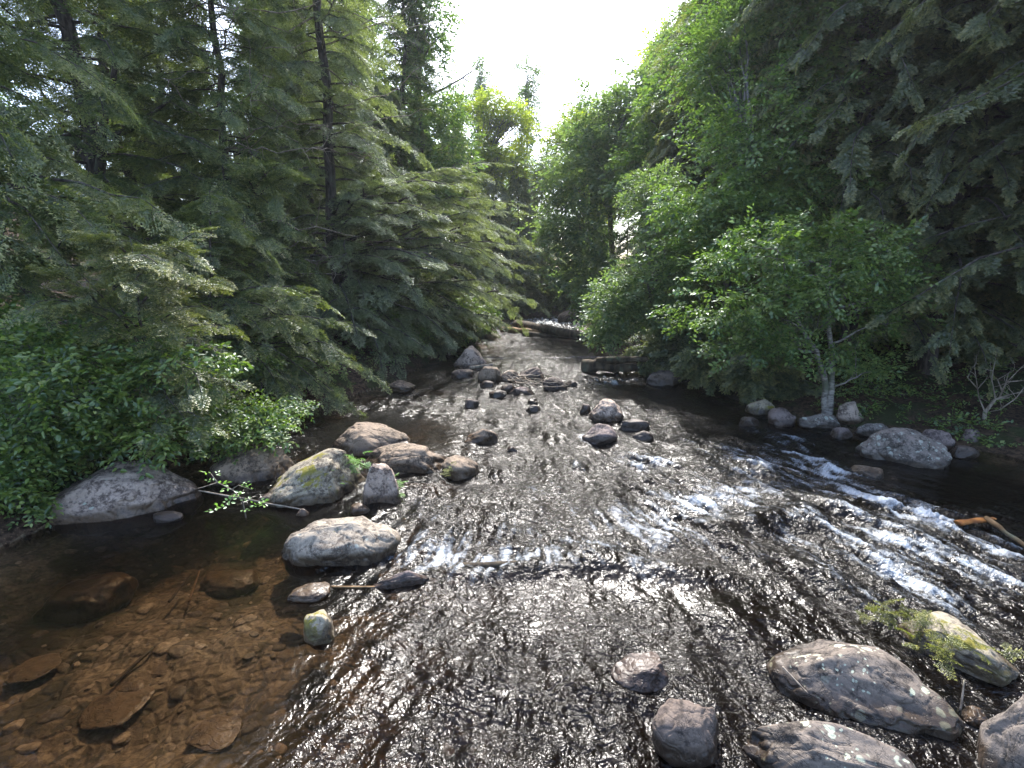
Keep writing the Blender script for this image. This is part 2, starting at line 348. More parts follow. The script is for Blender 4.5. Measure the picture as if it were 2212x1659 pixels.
# calmness of pools (world metres)
def gau(x, y, rx, ry): return np.exp(-(((WX-x)/rx)**2+((WY-y)/ry)**2))
slick = blobs([(1480, 1285, 190, 36, 12, .9), (1750, 1330, 130, 22, 32, .7), (1230, 1290, 130, 45, 0, .55), (2120, 1060, 120, 40, 0, .8), (1600, 900, 110, 20, 10, .6), (1850, 960, 50, 20, 10, .5), (1690, 1110, 130, 14, -10, .7)])
calm = np.clip(slick+1.15*gau(-3.6, 3.6, 2.2, 2.0)+1.1*gau(-2.6, 2.6, 1.25, 1.3) + gau(-5, 2, 2.5, 3)+.95*gau(-2.5, 8.4, 1.6, 1.8)+.8*gau(6.6, 6.2, 1.6, 1.2)+.5*gau(-1.3, 7.9, .8, 1)+.8*gau(-2.4, 4.8, .9, .6), 0, 1)
far = np.clip(WY/25, 0, 1)
amp = (.72+.28*sstep(3, 7, WY))*(1-.9*calm)*(.55+.9*np.clip(foam, 0, 1))*(.8+.5*noise2(WX*.5, WY*.5, 2.))
wx_ = WX+.10*noise2(WX*3, WY*3, 3.); wy_ = WY+.10*noise2(WX*3, WY*3, 8.)
rid = 1-2*np.abs(noise2(wx_*5.5, wy_*5.5, 6.)); rid2 = 1-2*np.abs(noise2(wx_*13, wy_*13, 16.))
patch = sstep(-.5, .5, noise2(WX*.9, WY*.7, 12.))
hz = amp*(.020*s1*(.4+.8*patch)+.005*s2*(.3+patch)+.030*s3+.018*rid*(.4+.9*patch)+.0035*rid2*patch) + .02*noise2(WX*1.1, WY*1.1, 4.)*(1-calm) + hump
hz += np.clip(foam, 0, 1)*.035*(noise2(WX*22, WY*22, 1.))
hz += .07*sstep(4, 9, WY)*(1-calm)*noise2(WX*2.0+.6*s3*.1, WY*1.2, 31.)+.025*(1-calm)*noise2(WX*2.8, WY*2.2, 35.)
hz -= .012*(1-calm)
tz = terr(WX, WY); dpt = np.clip(hz-tz, 0, 2)
fr_ = np.clip(foam, 0, 1.3)*(.70+.36*s2+.26*s1) 
WV = np.stack([WX, WY, hz], 1)
def water_mat():
    t = NT('stream_water'); v = t.coords()
    dp = t.attr('depth'); fo = t.attr('foam'); ca = t.attr('calm')
    # ripples
    tex = t.attr('ripple_uv', True)
    n1 = t.noise(v, 7, 3, .5, 1.8); n2 = t.noise(v, 26, 2, .5, 1.5)
    h = t.math('ADD', t.math('MULTIPLY', n1, 1.), t.math('MULTIPLY', n2, t.math('MULTIPLY_ADD', t.noise(v, 1.6, 2), .9, -.22)))
    b = t.n('Bump'); b.inputs['Distance'].default_value = .044; t.l(h, b.inputs['Height'])
    t.l(t.math('MULTIPLY_ADD', ca, -.85, 1.0), b.inputs['Strength'])
    nrm = b.outputs[0]
    fr = t.n('Fresnel'); fr.inputs[0].default_value = 1.33; t.l(nrm, fr.inputs['Normal'])
    col = []
    for k in (2.6, 3.15, 3.9):
        col.append(t.math('POWER', 2.718, t.math('MULTIPLY', dp, -k)))
    cc = t.n('CombineColor'); [t.l(c, cc.inputs[i]) for i, c in enumerate(col)]
    tr = t.n('BsdfTransparent'); t.l(cc.outputs[0], tr.inputs[0])
    gl = t.n('BsdfGlossy'); gl.inputs['Roughness'].default_value = .17; t.l(nrm, gl.inputs['Normal'])
    df = t.n('BsdfDiffuse'); df.inputs[0].default_value = (.035, .02, .01, 1)     # peat-brown scatter of the water body
    m0 = t.n('MixShader'); t.l(t.math('MULTIPLY', dp, .05, clamp=True), m0.inputs[0]); t.l(tr.outputs[0], m0.inputs[1]); t.l(df.outputs[0], m0.inputs[2])
    m = t.n('MixShader'); t.l(fr.outputs[0], m.inputs[0]); t.l(m0.outputs[0], m.inputs[1]); t.l(gl.outputs[0], m.inputs[2])
    fn = t.noise(v, 34, 6, .8, 1.); fn2 = t.noise(v, 6, 4, .6, 1.5)
    ff = t.math('ADD', fo, t.math('MULTIPLY_ADD', fn, 1.7, -.87)); ff = t.math('ADD', ff, t.math('MULTIPLY_ADD', fn2, 1.0, -.52))
    ff = t.ramp(ff, .22, 1.45)
    fd = t.principled((.50, .55, .60), .5, nrm, .4)
    mf = t.n('MixShader'); t.l(t.math('MULTIPLY', ff, .8), mf.inputs[0]); t.l(m.outputs[0], mf.inputs[1]); t.l(fd.outputs[0], mf.inputs[2])
    t.l(mf.outputs[0], t.out.inputs[0]); return t.m
M['water'] = water_mat()
wtr = mesh_np('water', WV, [grid_polys(nr, nc)], M['water'], attrs={'depth': dpt, 'foam': fr_, 'calm': calm}, smooth=True)
tag(wtr, kind='structure')

# ------------------------------------------------------------------ rocks
def ico(sub):
    bm = bmesh.new(); bmesh.ops.create_icosphere(bm, subdivisions=sub, radius=1)
    v = np.array([x.co[:] for x in bm.verts]); f = np.array([[x.index for x in p.verts] for p in bm.faces]); bm.free(); return v, f
ICO = {k: ico(k) for k in (3, 4, 5, 6)}
def rock_shape(seed, sub, boxy=.85, cuts=6, rough=1.0):
    r = np.random.RandomState(seed); d, f = ICO[sub]; 
    q = np.sign(d)*np.abs(d)**boxy; q /= np.abs(q).max()
    q = q/np.linalg.norm(q, axis=1)[:, None]**.15
    for k in range(cuts):
        n = r.normal(size=3); n[2] = abs(n[2])*.8; n /= np.linalg.norm(n); dd = r.uniform(.62, .88)
        e = q@n-dd; q = q - np.clip(e, 0, None)[:, None]*n*.8
    o = r.uniform(0, 50, 3)
    nn = np.linalg.norm(d, axis=1)[:, None]
    q = q + d*(.14*noise3(d*1.3+o)+.07*noise3(d*3+o)+.020*rough*noise3(d*6+o)+.007*rough*noise3(d*14+o))[:, None]
    cr = np.abs(noise3(d*2.2+o+9)); q = q - d*(.05*rough*np.exp(-(cr/.035)**2))[:, None]
    return q, f
ROCKS = []
def rock(x0, x1, yt, yb, mat, label, seed, dr=.8, yaw=0., prof=None, boxy=.85, cuts=6, sub=5, z0=0., sink=.35, lean=0., cat='rock', name='boulder', group=None, rough=1.0, hmin=.38):
    """fit a stone to a picture box: the front waterline at yb, the highest silhouette at yt"""
    xc = (x0+x1)/2; fpt = onwater(xc, yb, z0); t = (fpt-CAM)@Fv
    a = (x1-x0)/2/F*t; b = a*dr
    a = (x1-x0)/2/F*(t+b*.8); b = a*dr
    q, f = rock_shape(seed, sub, boxy, cuts, rough)
    q = q/np.array([np.abs(q[:, 0]).max(), np.abs(q[:, 1]).max(), q[:, 2].max()])
    if prof is not None:
        pu, ph = zip(*prof); hh = np.interp(q[:, 0], pu, ph); q[:, 2] = np.where(q[:, 2] > -sink, (q[:, 2]+sink)*hh-sink, q[:, 2])
    cyw, syw = math.cos(yaw), math.sin(yaw)
    def build(c, cyy):
        V = q*np.array([a, b, c]); V[:, 0] += lean*V[:, 2]
        V = np.stack([V[:, 0]*cyw-V[:, 1]*syw, V[:, 0]*syw+V[:, 1]*cyw, V[:, 2]+c*sink], 1)
        dr_ = ray(xc, yb); s = (cyy)/dr_[1]; return V + np.array([dr_[0]*s, cyy, z0])
    lo, hi = .05*a, 2.2*a
    for sh in range(8 if hmin > 0 else 0):              # a stone that would have to be a pancake gets less depth instead
        V = build(hmin*a, fpt[1]+b*.9); cyy = fpt[1]+b*.9
        for k in range(4):
            V = build(hmin*a, cyy); px, py = proj(V[V[:, 2] > z0+.005]); cyy += fpt[1]-onwater(xc, min(py.max(), 4000), z0)[1]
        px, py = proj(V[V[:, 2] > z0])
        if py.min() < yt and hmin > 0: b *= .86
        else: break
    if hmin > 0: lo = hmin*a*.8
    for it in range(14):
        c = (lo+hi)/2; cyy = fpt[1]+b*.9
        for k in range(4):
            V = build(c, cyy); vis = V[V[:, 2] > z0+.005]; px, py = proj(vis)
            # shift so the lowest visible silhouette point sits at yb
            low = py.max(); d1 = onwater(xc, min(low, 4000), z0)[1]; cyy += (fpt[1]-d1)
        if py.min() < yt: hi = c
        else: lo = c
    V = build(c, cyy); vis = V[V[:, 2] > z0]; px, py = proj(vis)
    sx_ = (x0+x1)/2-(px.min()+px.max())/2; V[:, 0] += sx_/F*((V.mean(0)-CAM)@Fv)
    k = (x1-x0)/max(px.max()-px.min(), 1); m = V.mean(0); V[:, 0] = (V[:, 0]-m[0])*np.clip(k, .6, 1.6)+m[0]
    org = V.mean(0); org[2] = z0
    o = mesh_np(name, V, [f], M[mat], smooth=True, origin=org); tag(o, label, cat, group); ROCKS.append(o); return o
rk = rock
# foreground right
rk(1665, 2078, 1380, 1597, 'rk_lichen', 'large grey purple boulder dotted with pale round lichen, in the near right rapids', 19, .78, -.3, [(-1, .75), (-.4, 1), (.3, .95), (1, .5)], .85, 4, 6, sink=.15)
rk(1606, 2040, 1556, 1760, 'rk_lichen', 'dark boulder with big yellow green lichen ring, cut off by the bottom right edge', 12, .7, -.3, [(-1, .6), (-.4, 1), (.4, .8), (1, .4)], .85, 4, 6, sink=.3)
rk(1408, 1553, 1508, 1658, 'rk_dark', 'round dark brown boulder standing alone at the bottom, right of centre', 13, .85, .2, None, .9, 3, 6, sink=.4)
rk(1319, 1447, 1407, 1492, 'rk_purple', 'wet purple brown rock sloping left into the ripples above the round dark one', 14, .8, .1, [(-1, .25), (-.2, .8), (.4, 1), (1, .75)], .8, 6, 6, sink=.2)
rk(1953, 2190, 1320, 1478, 'rk_moss', 'mossy rock overgrown with yellow green sprigs behind the lichen dotted boulder', 15, .8, -.5, [(-1, .8), (-.4, 1), (.3, .8), (1, .3)], .85, 5, 6, sink=.2)
rk(2126, 2330, 1430, 1760, 'rk_lichen2', 'tall grey boulder filling the bottom right corner', 16, .9, .2, [(-1, .4), (0, .95), (1, 1)], .8, 4, 6, sink=.2)
rk(2078, 2138, 1524, 1574, 'rk_brown', 'small orange brown stone wedged beside the corner boulder', 17, .9, 0, sub=5)
# left side
rk(62, 432, 996, 1132, 'rk_mottled', 'huge mottled pinkish grey boulder under the leafy bushes on the left bank', 21, .55, .12, [(-1, .2), (-.55, .62), (-.1, 1), (.35, .9), (1, .5)], .8, 5, 6, sink=.1)
rk(-40, 62, 1096, 1160, 'rk_brown', 'brown littered stone at the left edge of the photo', 22, .9, 0, sub=5)
rk(447, 640, 966, 1046, 'rk_brown', 'brown wedge shaped boulder rising to a point on its right, beside the mossy one', 23, .7, 0, [(-1, .5), (-.5, .72), (.55, 1), (.75, .9), (1, .4)], .75, 6, 6, sink=.15)
rk(560, 792, 968, 1096, 'rk_moss', 'big sloping boulder with yellow moss on its crest and green sprigs on its right', 24, .75, .35, [(-1, .25), (-.3, .7), (.3, 1), (.7, .95), (1, .45)], .8, 5, 6, sink=.1)
rk(783, 866, 1000, 1090, 'rk_mottled', 'upright grey stone between the mossy boulder and the fast water', 25, .8, .2, [(-1, .8), (-.4, 1), (.5, .8), (1, .5)], .75, 7, 6, sink=.1)
rk(715, 887, 911, 984, 'rk_brown', 'broad brown boulder farthest back of the left midstream cluster', 26, .65, 0, [(-1, .6), (-.4, 1), (.3, .85), (1, .6)], .85, 5, 6, sink=.15)
rk(790, 982, 956, 1022, 'rk_brown', 'long smooth loaf shaped brown boulder in the left midstream cluster', 27, .55, -.08, [(-1, .7), (.2, 1), (.7, .9), (1, .6)], .8, 4, 6, sink=.15)
rk(953, 1036, 983, 1032, 'rk_brown', 'small round boulder with a bright yellow moss patch at its left end', 28, .8, 0, None, .85, 5, 5, sink=.2)
rk(1003, 1076, 926, 959, 'rk_brown', 'reddish brown rock alone at the edge of the sparkling current', 29, .7, .1, [(-1, .3), (.1, 1), (1, .8)], .8, 5, 5, sink=.15)
rk(608, 866, 1114, 1222, 'rk_white', 'pale whitish granite boulder with a crack, lit by the sun in the left shallows', 30, .72, .05, [(-1, .55), (-.3, .95), (.3, 1), (.8, .85), (1, .6)], .82, 6, 6, sink=.12)
rk(800, 928, 1232, 1272, 'rk_purple', 'low wet purple rock just below the pale boulder', 31, .6, .2, [(-1, .3), (.3, 1), (1, .5)], .85, 5, 5)
rk(655, 722, 1316, 1392, 'rk_moss', 'small stone tufted with moss poking from the brown shallows', 32, 1.1, .2, None, .8, 6, 5, hmin=.2)
rk(620, 714, 1256, 1302, 'rk_brown', 'squat brown stone awash below the pale boulder', 33, .9, .05, None, .8, 5, 5, cat='stone', hmin=.15)
rk(330, 396, 1103, 1128, 'rk_dark', 'flat dark stone barely breaking the surface in front of the mottled boulder', 34, .6, .1, None, .85, 5, 4)
rk(552, 607, 1064, 1090, 'rk_dark', 'small flat grey stone at the foot of the mossy crested boulder', 35, .7, .1, None, .85, 5, 4)
rk(640, 668, 1098, 1114, 'rk_mottled', 'tiny pale stone between the mossy crested boulder and the pale one', 36, .7, .1, None, .85, 5, 4, cat='stone')
rk(756, 800, 1086, 1112, 'rk_brown', 'small reddish stone below the upright grey one', 37, .8, 0, None, .85, 5, 4, cat='stone')
# mid stream, far
rk(829, 898, 820, 845, 'rk_brown', 'low tan rock at the tip of the drooping hemlock branches', 41, .7, 0, [(-1, .7), (0, 1), (1, .6)], .8, 4, 5)
rk(980, 1058, 746, 796, 'rk_mottled', 'tall grey slab under the outermost hemlock boughs', 42, .8, .2, [(-1, .9), (.1, 1), (.6, .8), (1, .2)], .75, 6, 5)
rk(974, 1026, 797, 818, 'rk_dark', 'dark rock at the left end of the midstream stone bar', 43, .8, 0, sub=5)
rk(1031, 1082, 790, 828, 'rk_brown', 'rounded brown boulder in the midstream bar, left of the twig pile', 44, .8, 0, sub=5)
rk(1037, 1068, 822, 836, 'rk_dark', 'small dark stone in front of the rounded brown boulder of the bar', 45, .8, 0, sub=4)
rk(1080, 1124, 799, 825, 'rk_brown', 'brown rock behind the left end of the twig pile', 46, .8, 0, sub=5)
rk(1120, 1177, 792, 823, 'rk_dark', 'dark pointed rock behind the right end of the twig pile', 47, .7, 0, [(-1, .5), (.1, .9), (.3, 1), (1, .3)], .75, 6, 5)
rk(1172, 1226, 814, 843, 'rk_dark', 'dark lumpy rock at the right end of the stone bar', 48, .8, 0, sub=5)
rk(1224, 1248, 822, 834, 'rk_dark', 'tiny outlying stone at the far right end of the stone bar', 49, .8, 0, sub=4, cat='stone')
rk(1101, 1153, 835, 852, 'rk_purple', 'flat low rock in front of the twig pile', 50, .8, 0, sub=4)
rk(1081, 1115, 829, 845, 'rk_dark', 'small wet stone left of the flat low rock by the twig pile', 51, .8, 0, sub=4, cat='stone')
rk(1056, 1095, 842, 858, 'rk_dark', 'small dark stone in the riffle below the stone bar, left of centre', 52, .8, 0, sub=4, cat='stone')
rk(1003, 1035, 862, 880, 'rk_dark', 'lone dark stone at the edge of the brown pool above the reddish rock', 53, .8, 0, sub=4, cat='stone')
rk(1136, 1168, 874, 890, 'rk_dark', 'lower of the two tiny dark stones in mid current', 54, .8, 0, sub=4, cat='stone')
rk(1140, 1162, 860, 872, 'rk_dark', 'upper of the two tiny dark stones in mid current', 55, .8, 0, sub=4, cat='stone')
rk(1272, 1348, 861, 911, 'rk_mottled', 'round grey boulder standing proud right of the current', 56, .85, 0, None, .9, 4, 6, sink=.3)
rk(1253, 1276, 872, 890, 'rk_dark', 'small stone tucked left of the round grey boulder', 57, .8, 0, sub=4, cat='stone')
rk(1257, 1335, 914, 956, 'rk_purple', 'wet purple brown rock just in front of the round grey boulder', 58, .8, 0, [(-1, .5), (-.2, 1), (.6, .9), (1, .6)], .85, 5, 5)
rk(1340, 1404, 905, 926, 'rk_dark', 'low dark rock right of the round grey boulder', 59, .7, 0, sub=4)
rk(1366, 1412, 930, 951, 'rk_dark', 'low dark rock awash right of the wet purple brown one', 60, .7, 0, sub=4)
rk(1094, 1118, 964, 975, 'rk_dark', 'tiny dark stone tip in the sparkling current', 61, .8, 0, sub=4, cat='stone')
rk(1205, 1275, 668, 696, 'rk_dark', 'far dark boulder beyond the fallen logs', 62, .8, 0, sub=4)
rk(1395, 1475, 800, 832, 'rk_dark', 'dark bank rock in deep shade under the right hand trees', 63, .8, 0, sub=5, z0=0)
# right bank
rk(1610, 1674, 862, 896, 'rk_moss', 'mossy rock under the low shrub at the right waterline', 71, .8, 0, sub=5)
rk(1658, 1720, 880, 918, 'rk_purple', 'dark rounded rock left of the pale trunk at the waterline', 72, .8, 0, sub=5)
rk(1722, 1816, 893, 926, 'rk_lichen2', 'long lichened rock at the foot of the pale trunk', 73, .6, -.05, sub=5)
rk(1806, 1864, 866, 906, 'rk_mottled', 'pinkish pale rock right behind the pale trunk', 74, .8, 0, sub=5, z0=.12)
rk(1793, 1842, 922, 948, 'rk_purple', 'small purple rock left of the big lichened boulder', 75, .8, 0, sub=5)
rk(1843, 1935, 914, 942, 'rk_lichen2', 'flat rock half hidden behind the big lichened boulder, left end', 76, .6, 0, sub=5)
rk(1851, 2053, 923, 1010, 'rk_lichen2', 'big grey boulder covered in flaky lichen on the right bank', 77, .62, -.2, [(-1, .7), (-.5, .95), (.2, 1), (1, .7)], .82, 5, 6, sink=.0)
rk(1978, 2062, 926, 972, 'rk_purple', 'rock behind the right end of the big lichened boulder', 78, .7, 0, sub=5)
rk(2069, 2118, 926, 962, 'rk_purple', 'angular rock beside the bare dead sapling', 79, .8, 0, cuts=9, sub=5)
rk(2052, 2116, 962, 988, 'rk_dark', 'low dark stone at the water edge below the bare dead sapling', 80, .7, 0, sub=5)
rk(1835, 1908, 1004, 1035, 'rk_brown', 'reddish brown rock parting the white water in front of the big lichened boulder', 81, .7, -.2, sub=5)
rk(1596, 1640, 900, 921, 'rk_dark', 'dark stone in the shaded water left of the pale trunk', 82, .7, 0, sub=4, cat='stone')
# submerged stones of the left shallows
SUBM = [(80, 290, 1235, 1345, -.28, 'long pinkish brown slab lying under the left shallows'), (310, 420, 1405, 1460, -.2, 'flat tan stone under water in the left shallows, left of the orange one'),
        (240, 320, 1460, 1500, -.2, 'small orange stone glowing through the shallow water'), (430, 560, 1230, 1290, -.28, 'dim brown stone under water below the leafy sapling'), (180, 330, 1510, 1570, -.2, 'broad olive stone under water near the bottom left'),
        (460, 600, 1340, 1400, -.24, 'flat brown stone under water right of the long slab'), (560, 650, 1420, 1470, -.24, 'round brown stone under water left of the moss tufted one'), (20, 130, 1420, 1470, -.22, 'tan stone under water by the left edge'),
        (400, 520, 1560, 1620, -.2, 'olive brown stone under water at the bottom left edge of the ripples'), (904, 988, 842, 862, -.2, 'flat brown stone under the far brown pool'), (1510, 1610, 1270, 1330, -.12, 'amber stone under the smooth dark water right of centre')]
for i, (x0, x1, yt, yb, z, lab) in enumerate(SUBM):
    rk(x0, x1, yt, yb, 'rk_sub', lab, 100+i, hmin=0, dr=.8, boxy=.9, cuts=4, sub=5, z0=z-.05, sink=.1, cat='stone', name='submerged_stone')
# gravel: one object
gv = []; gf = []; off = 0; qs = [rock_shape(200+k, 3, .85, 5) for k in range(8)]
gt = []
for i in range(3000):
    x = rs.uniform(-5.6, 3.2) if i % 3 else rs.uniform(-3.5, 8); y = 1.2+rs.rand()**1.3*9
    z = float(terr(np.array([x]), np.array([y]))[0])
    if z > -.02: continue
    s = .018+.055*rs.rand()**3.5; q_, f_ = qs[i % 8]; a = rs.uniform(0, 6.28)
    V = q_*np.array([s*rs.uniform(.8, 1.5), s, s*.45]); V = np.stack([V[:, 0]*math.cos(a)-V[:, 1]*math.sin(a)+x, V[:, 0]*math.sin(a)+V[:, 1]*math.cos(a)+y, V[:, 2]*.8+z-s*.05], 1)
    gv.append(V); gf.append(f_+off); off += len(V); gt.append(np.full(len(V), rs.rand()))
def gravel_mat():
    t = NT('wet_gravel'); v = t.coords(); a = t.attr('tint'); n = t.noise(v, 30, 4, .7)
    c = t.mix(a, (.075, .056, .034), (.33, .25, .155)); c = t.mix(t.ramp(a, .9, .97), c, (.36, .30, .22)); c = t.mix(t.ramp(n, .4, .62), t.mix(1., c, (.5, .47, .45), 'MULTIPLY'), c)
    p = t.principled(c, .6, t.bump(n, .6, .02), .4); t.l(p.outputs[0], t.out.inputs[0]); return t.m
M['gravel'] = gravel_mat()
tag(mesh_np('gravel', np.concatenate(gv), [np.concatenate(gf)], M['gravel'], attrs={'tint': np.concatenate(gt)}, smooth=True), 'brown and tan pebbles and cobbles covering the stream bed', 'gravel', kind='stuff')

# ------------------------------------------------------------------ wood tubes
def tube(pts, rad, n=8, rough=0.0):
    pts = np.asarray(pts, float); rad = np.asarray(rad, float)*np.ones(len(pts)); T = np.gradient(pts, axis=0); T /= np.linalg.norm(T, axis=1)[:, None]+1e-9
    ref = np.array([0, 0, 1.]) if abs(T[:, 2]).mean() < .8 else np.array([1., 0, 0])
    A = np.cross(T, ref); A /= np.linalg.norm(A, axis=1)[:, None]+1e-9; B = np.cross(T, A)
    th = np.arange(n)/n*2*np.pi
    V = pts[:, None, :] + rad[:, None, None]*(np.cos(th)[None, :, None]*A[:, None, :]+np.sin(th)[None, :, None]*B[:, None, :])
    if rough: V = V + ((rad[:, None]*rough*noise3(V.reshape(-1, 3)*4).reshape(len(pts), n))[..., None])*(V-pts[:, None, :])/(rad[:, None, None]+1e-6)
    i = np.arange(len(pts)*n).reshape(len(pts), n); j = np.roll(i, -1, 1)
    Q = np.stack([i[:-1], j[:-1], j[1:], i[1:]], -1).reshape(-1, 4)
    V = V.reshape(-1, 3); k = len(V); V = np.concatenate([V, pts[:1], pts[-1:]])
    c1 = np.stack([np.full(n, k), j[0], i[0], i[0]], -1)[:, :3]; c2 = np.stack([np.full(n, k+1), i[-1], j[-1]], -1)
    return V, Q, np.concatenate([c1, c2])
class Wood:
    def __init__(s): s.V = []; s.Q = []; s.T = []; s.n = 0
    def add(s, pts, rad, n=7, rough=0.):
        V, Q, T = tube(pts, rad, n, rough); s.V.append(V); s.Q.append(Q+s.n); s.T.append(T+s.n); s.n += len(V)
    def build(s, name, mat, parent=None, origin=None):
        return mesh_np(name, np.concatenate(s.V), [np.concatenate(s.Q), np.concatenate(s.T)], M[mat], parent, smooth=True, origin=origin)
def curve(a, b, n, sag=0., wig=0., r=rs):
    a = np.asarray(a, float); b = np.asarray(b, float); t = np.linspace(0, 1, n)[:, None]; L = np.linalg.norm(b-a)
    p = a+(b-a)*t; p[:, 2] += (sag*4*t*(1-t))[:, 0]*L
    w_ = np.cumsum(r.normal(size=(n, 3)), 0)*wig*L/n; w_ -= w_[0]*(1-t)+w_[-1]*t; return p+w_

# ------------------------------------------------------------------ foliage templates
def hemlock_spray(r, dens=1.0, bs=1.0):
    """flat feathery spray, 1 long on +x. returns V (k,4,3), tint (k)"""
    Qs = []; tint = []
    def blade(p, d, L, w, nrm):
        s = np.cross(nrm, d); s /= np.linalg.norm(s)+1e-9
        Qs.append(np.array([p, p+d*L*.45+s*w/2, p+d*L, p+d*L*.45-s*w/2]))
    nside = int(13*dens)
    for k in range(nside):
        u = .08+.9*k/nside; sg = 1 if k % 2 else -1
        for sg in (1, -1):
            ang = R(r.uniform(40, 62))*sg; L = (.42*(1-u)**.8+.08)*r.uniform(.75, 1.15)
            base = np.array([u, 0, -.22*u*u]); d = np.array([math.cos(ang), math.sin(ang), r.uniform(-.30, -.02)])
            ns = max(2, int(L/(.07*bs)))
            for j in range(ns):
                v = (j+.4)/ns; p = base+d*L*v; p[2] -= .25*v*v*L
                for s2 in (1, -1):
                    a2 = ang+s2*R(r.uniform(35, 55)); d2 = np.array([math.cos(a2), math.sin(a2), r.uniform(-.35, .1)]); d2 /= np.linalg.norm(d2)
                    nm = np.array([r.normal()*.75, r.normal()*.75, 1.])
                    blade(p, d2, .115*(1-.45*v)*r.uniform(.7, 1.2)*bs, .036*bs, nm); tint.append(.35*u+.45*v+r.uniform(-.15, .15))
            blade(base+d*L*.85, d, .11*bs, .034*bs, np.array([0, 0, 1.])); tint.append(.8+.2*r.rand())
    return np.array(Qs), np.array(tint)
def cedar_spray(r):
    Qs = []; tint = []
    for k in range(9):
        u = .1+.85*k/9
        for sg in (1, -1):
            ang = R(r.uniform(25, 50))*sg; L = (.36*(1-u)+.12)*r.uniform(.7, 1.2); base = np.array([u, 0, -.35*u*u]); d = np.array([math.cos(ang), math.sin(ang), -.25])
            for j in range(4):
                v = (j+.3)/4; p = base+d*L*v
                for s2 in (1, -1):
                    a2 = ang+s2*R(32); d2 = np.array([math.cos(a2), math.sin(a2), r.uniform(-.4, .2)]); d2 /= np.linalg.norm(d2)
                    nm = np.array([r.normal()*.8, r.normal()*.8, 1.]); s = np.cross(nm, d2); s /= np.linalg.norm(s)
                    l = .15*r.uniform(.7, 1.2); w_ = .07
                    Qs.append(np.array([p, p+d2*l*.6+s*w_/2, p+d2*l, p+d2*l*.6-s*w_/2])); tint.append(.3*u+.5*v+r.uniform(-.15, .15))
    return np.array(Qs), np.array(tint)
def leaf_twig(r, n=14, leaf=.16, wid=.60, droop=.25, near=False):
    """twig 1 long on +x carrying n leaves; leaf length given relative to the twig"""
    Qs = []; tint = []
    for k in range(n):
        u = .1+.9*(k+.5)/n; sg = 1 if k % 2 else -1; ang = R(r.uniform(30, 75))*sg if k < n-1 else 0
        p = np.array([u, 0, -droop*.5*u*u])+r.normal(size=3)*.03
        d = np.array([math.cos(ang), math.sin(ang), r.uniform(-.55, .15)]); d /= np.linalg.norm(d)
        nm = np.array([r.normal()*.4, r.normal()*.4, 1.]); s = np.cross(nm, d); s /= np.linalg.norm(s); nm = np.cross(d, s)
        L = leaf*r.uniform(.7, 1.25); w_ = L*wid*r.uniform(.85, 1.1); p = p+d*leaf*.25; tt = r.uniform(.1, .9)+.15*u
        e = nm*w_*.14
        if near:
            a, b_ = p, p+d*L
            l1 = p+d*L*.28-s*w_*.46+e; l2 = p+d*L*.66-s*w_*.36+e; r1 = p+d*L*.28+s*w_*.46+e; r2 = p+d*L*.66+s*w_*.36+e
            Qs.append(np.array([a, r1, r2, b_])); Qs.append(np.array([a, b_, l2, l1])); tint += [tt, tt]
        else:
            Qs.append(np.array([p, p+d*L*.42+s*w_/2+e, p+d*L, p+d*L*.42-s*w_/2+e])); tint.append(tt)
    return np.array(Qs), np.array(tint)
r0 = np.random.RandomState(3)
TH = [hemlock_spray(r0, .85) for _ in range(4)]
THF = [hemlock_spray(r0, .62, 1.6) for _ in range(3)]
TC = [cedar_spray(r0) for _ in range(4)]
TL = [leaf_twig(r0, 16, .17, .6) for _ in range(6)]
TLN = [leaf_twig(r0, 12, .2, .62, near=True) for _ in range(8)]
TLF = [leaf_twig(r0, 12, .22, .65) for _ in range(5)]

def orient(d, up, roll):
    d = d/np.linalg.norm(d, axis=1)[:, None]; v = np.cross(up, d); v /= np.linalg.norm(v, axis=1)[:, None]+1e-9; n = np.cross(d, v)
    c, s = np.cos(roll)[:, None], np.sin(roll)[:, None]; v2 = v*c+n*s; n2 = np.cross(d, v2)
    return np.stack([d, v2, n2], 2)
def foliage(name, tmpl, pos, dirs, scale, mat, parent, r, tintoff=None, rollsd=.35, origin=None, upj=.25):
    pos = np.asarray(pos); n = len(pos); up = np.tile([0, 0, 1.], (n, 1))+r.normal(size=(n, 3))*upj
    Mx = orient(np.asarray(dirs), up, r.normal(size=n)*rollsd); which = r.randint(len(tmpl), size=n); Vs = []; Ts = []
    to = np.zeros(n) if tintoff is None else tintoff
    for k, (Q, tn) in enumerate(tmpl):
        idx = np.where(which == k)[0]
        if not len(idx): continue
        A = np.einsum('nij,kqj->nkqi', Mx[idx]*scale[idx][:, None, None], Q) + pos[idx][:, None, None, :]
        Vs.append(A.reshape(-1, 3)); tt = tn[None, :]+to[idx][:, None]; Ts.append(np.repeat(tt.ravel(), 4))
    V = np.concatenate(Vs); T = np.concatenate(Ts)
    return mesh_np(name, V, [np.arange(len(V)).reshape(-1, 4)], M[mat], parent, {'tint': T}, origin=origin)

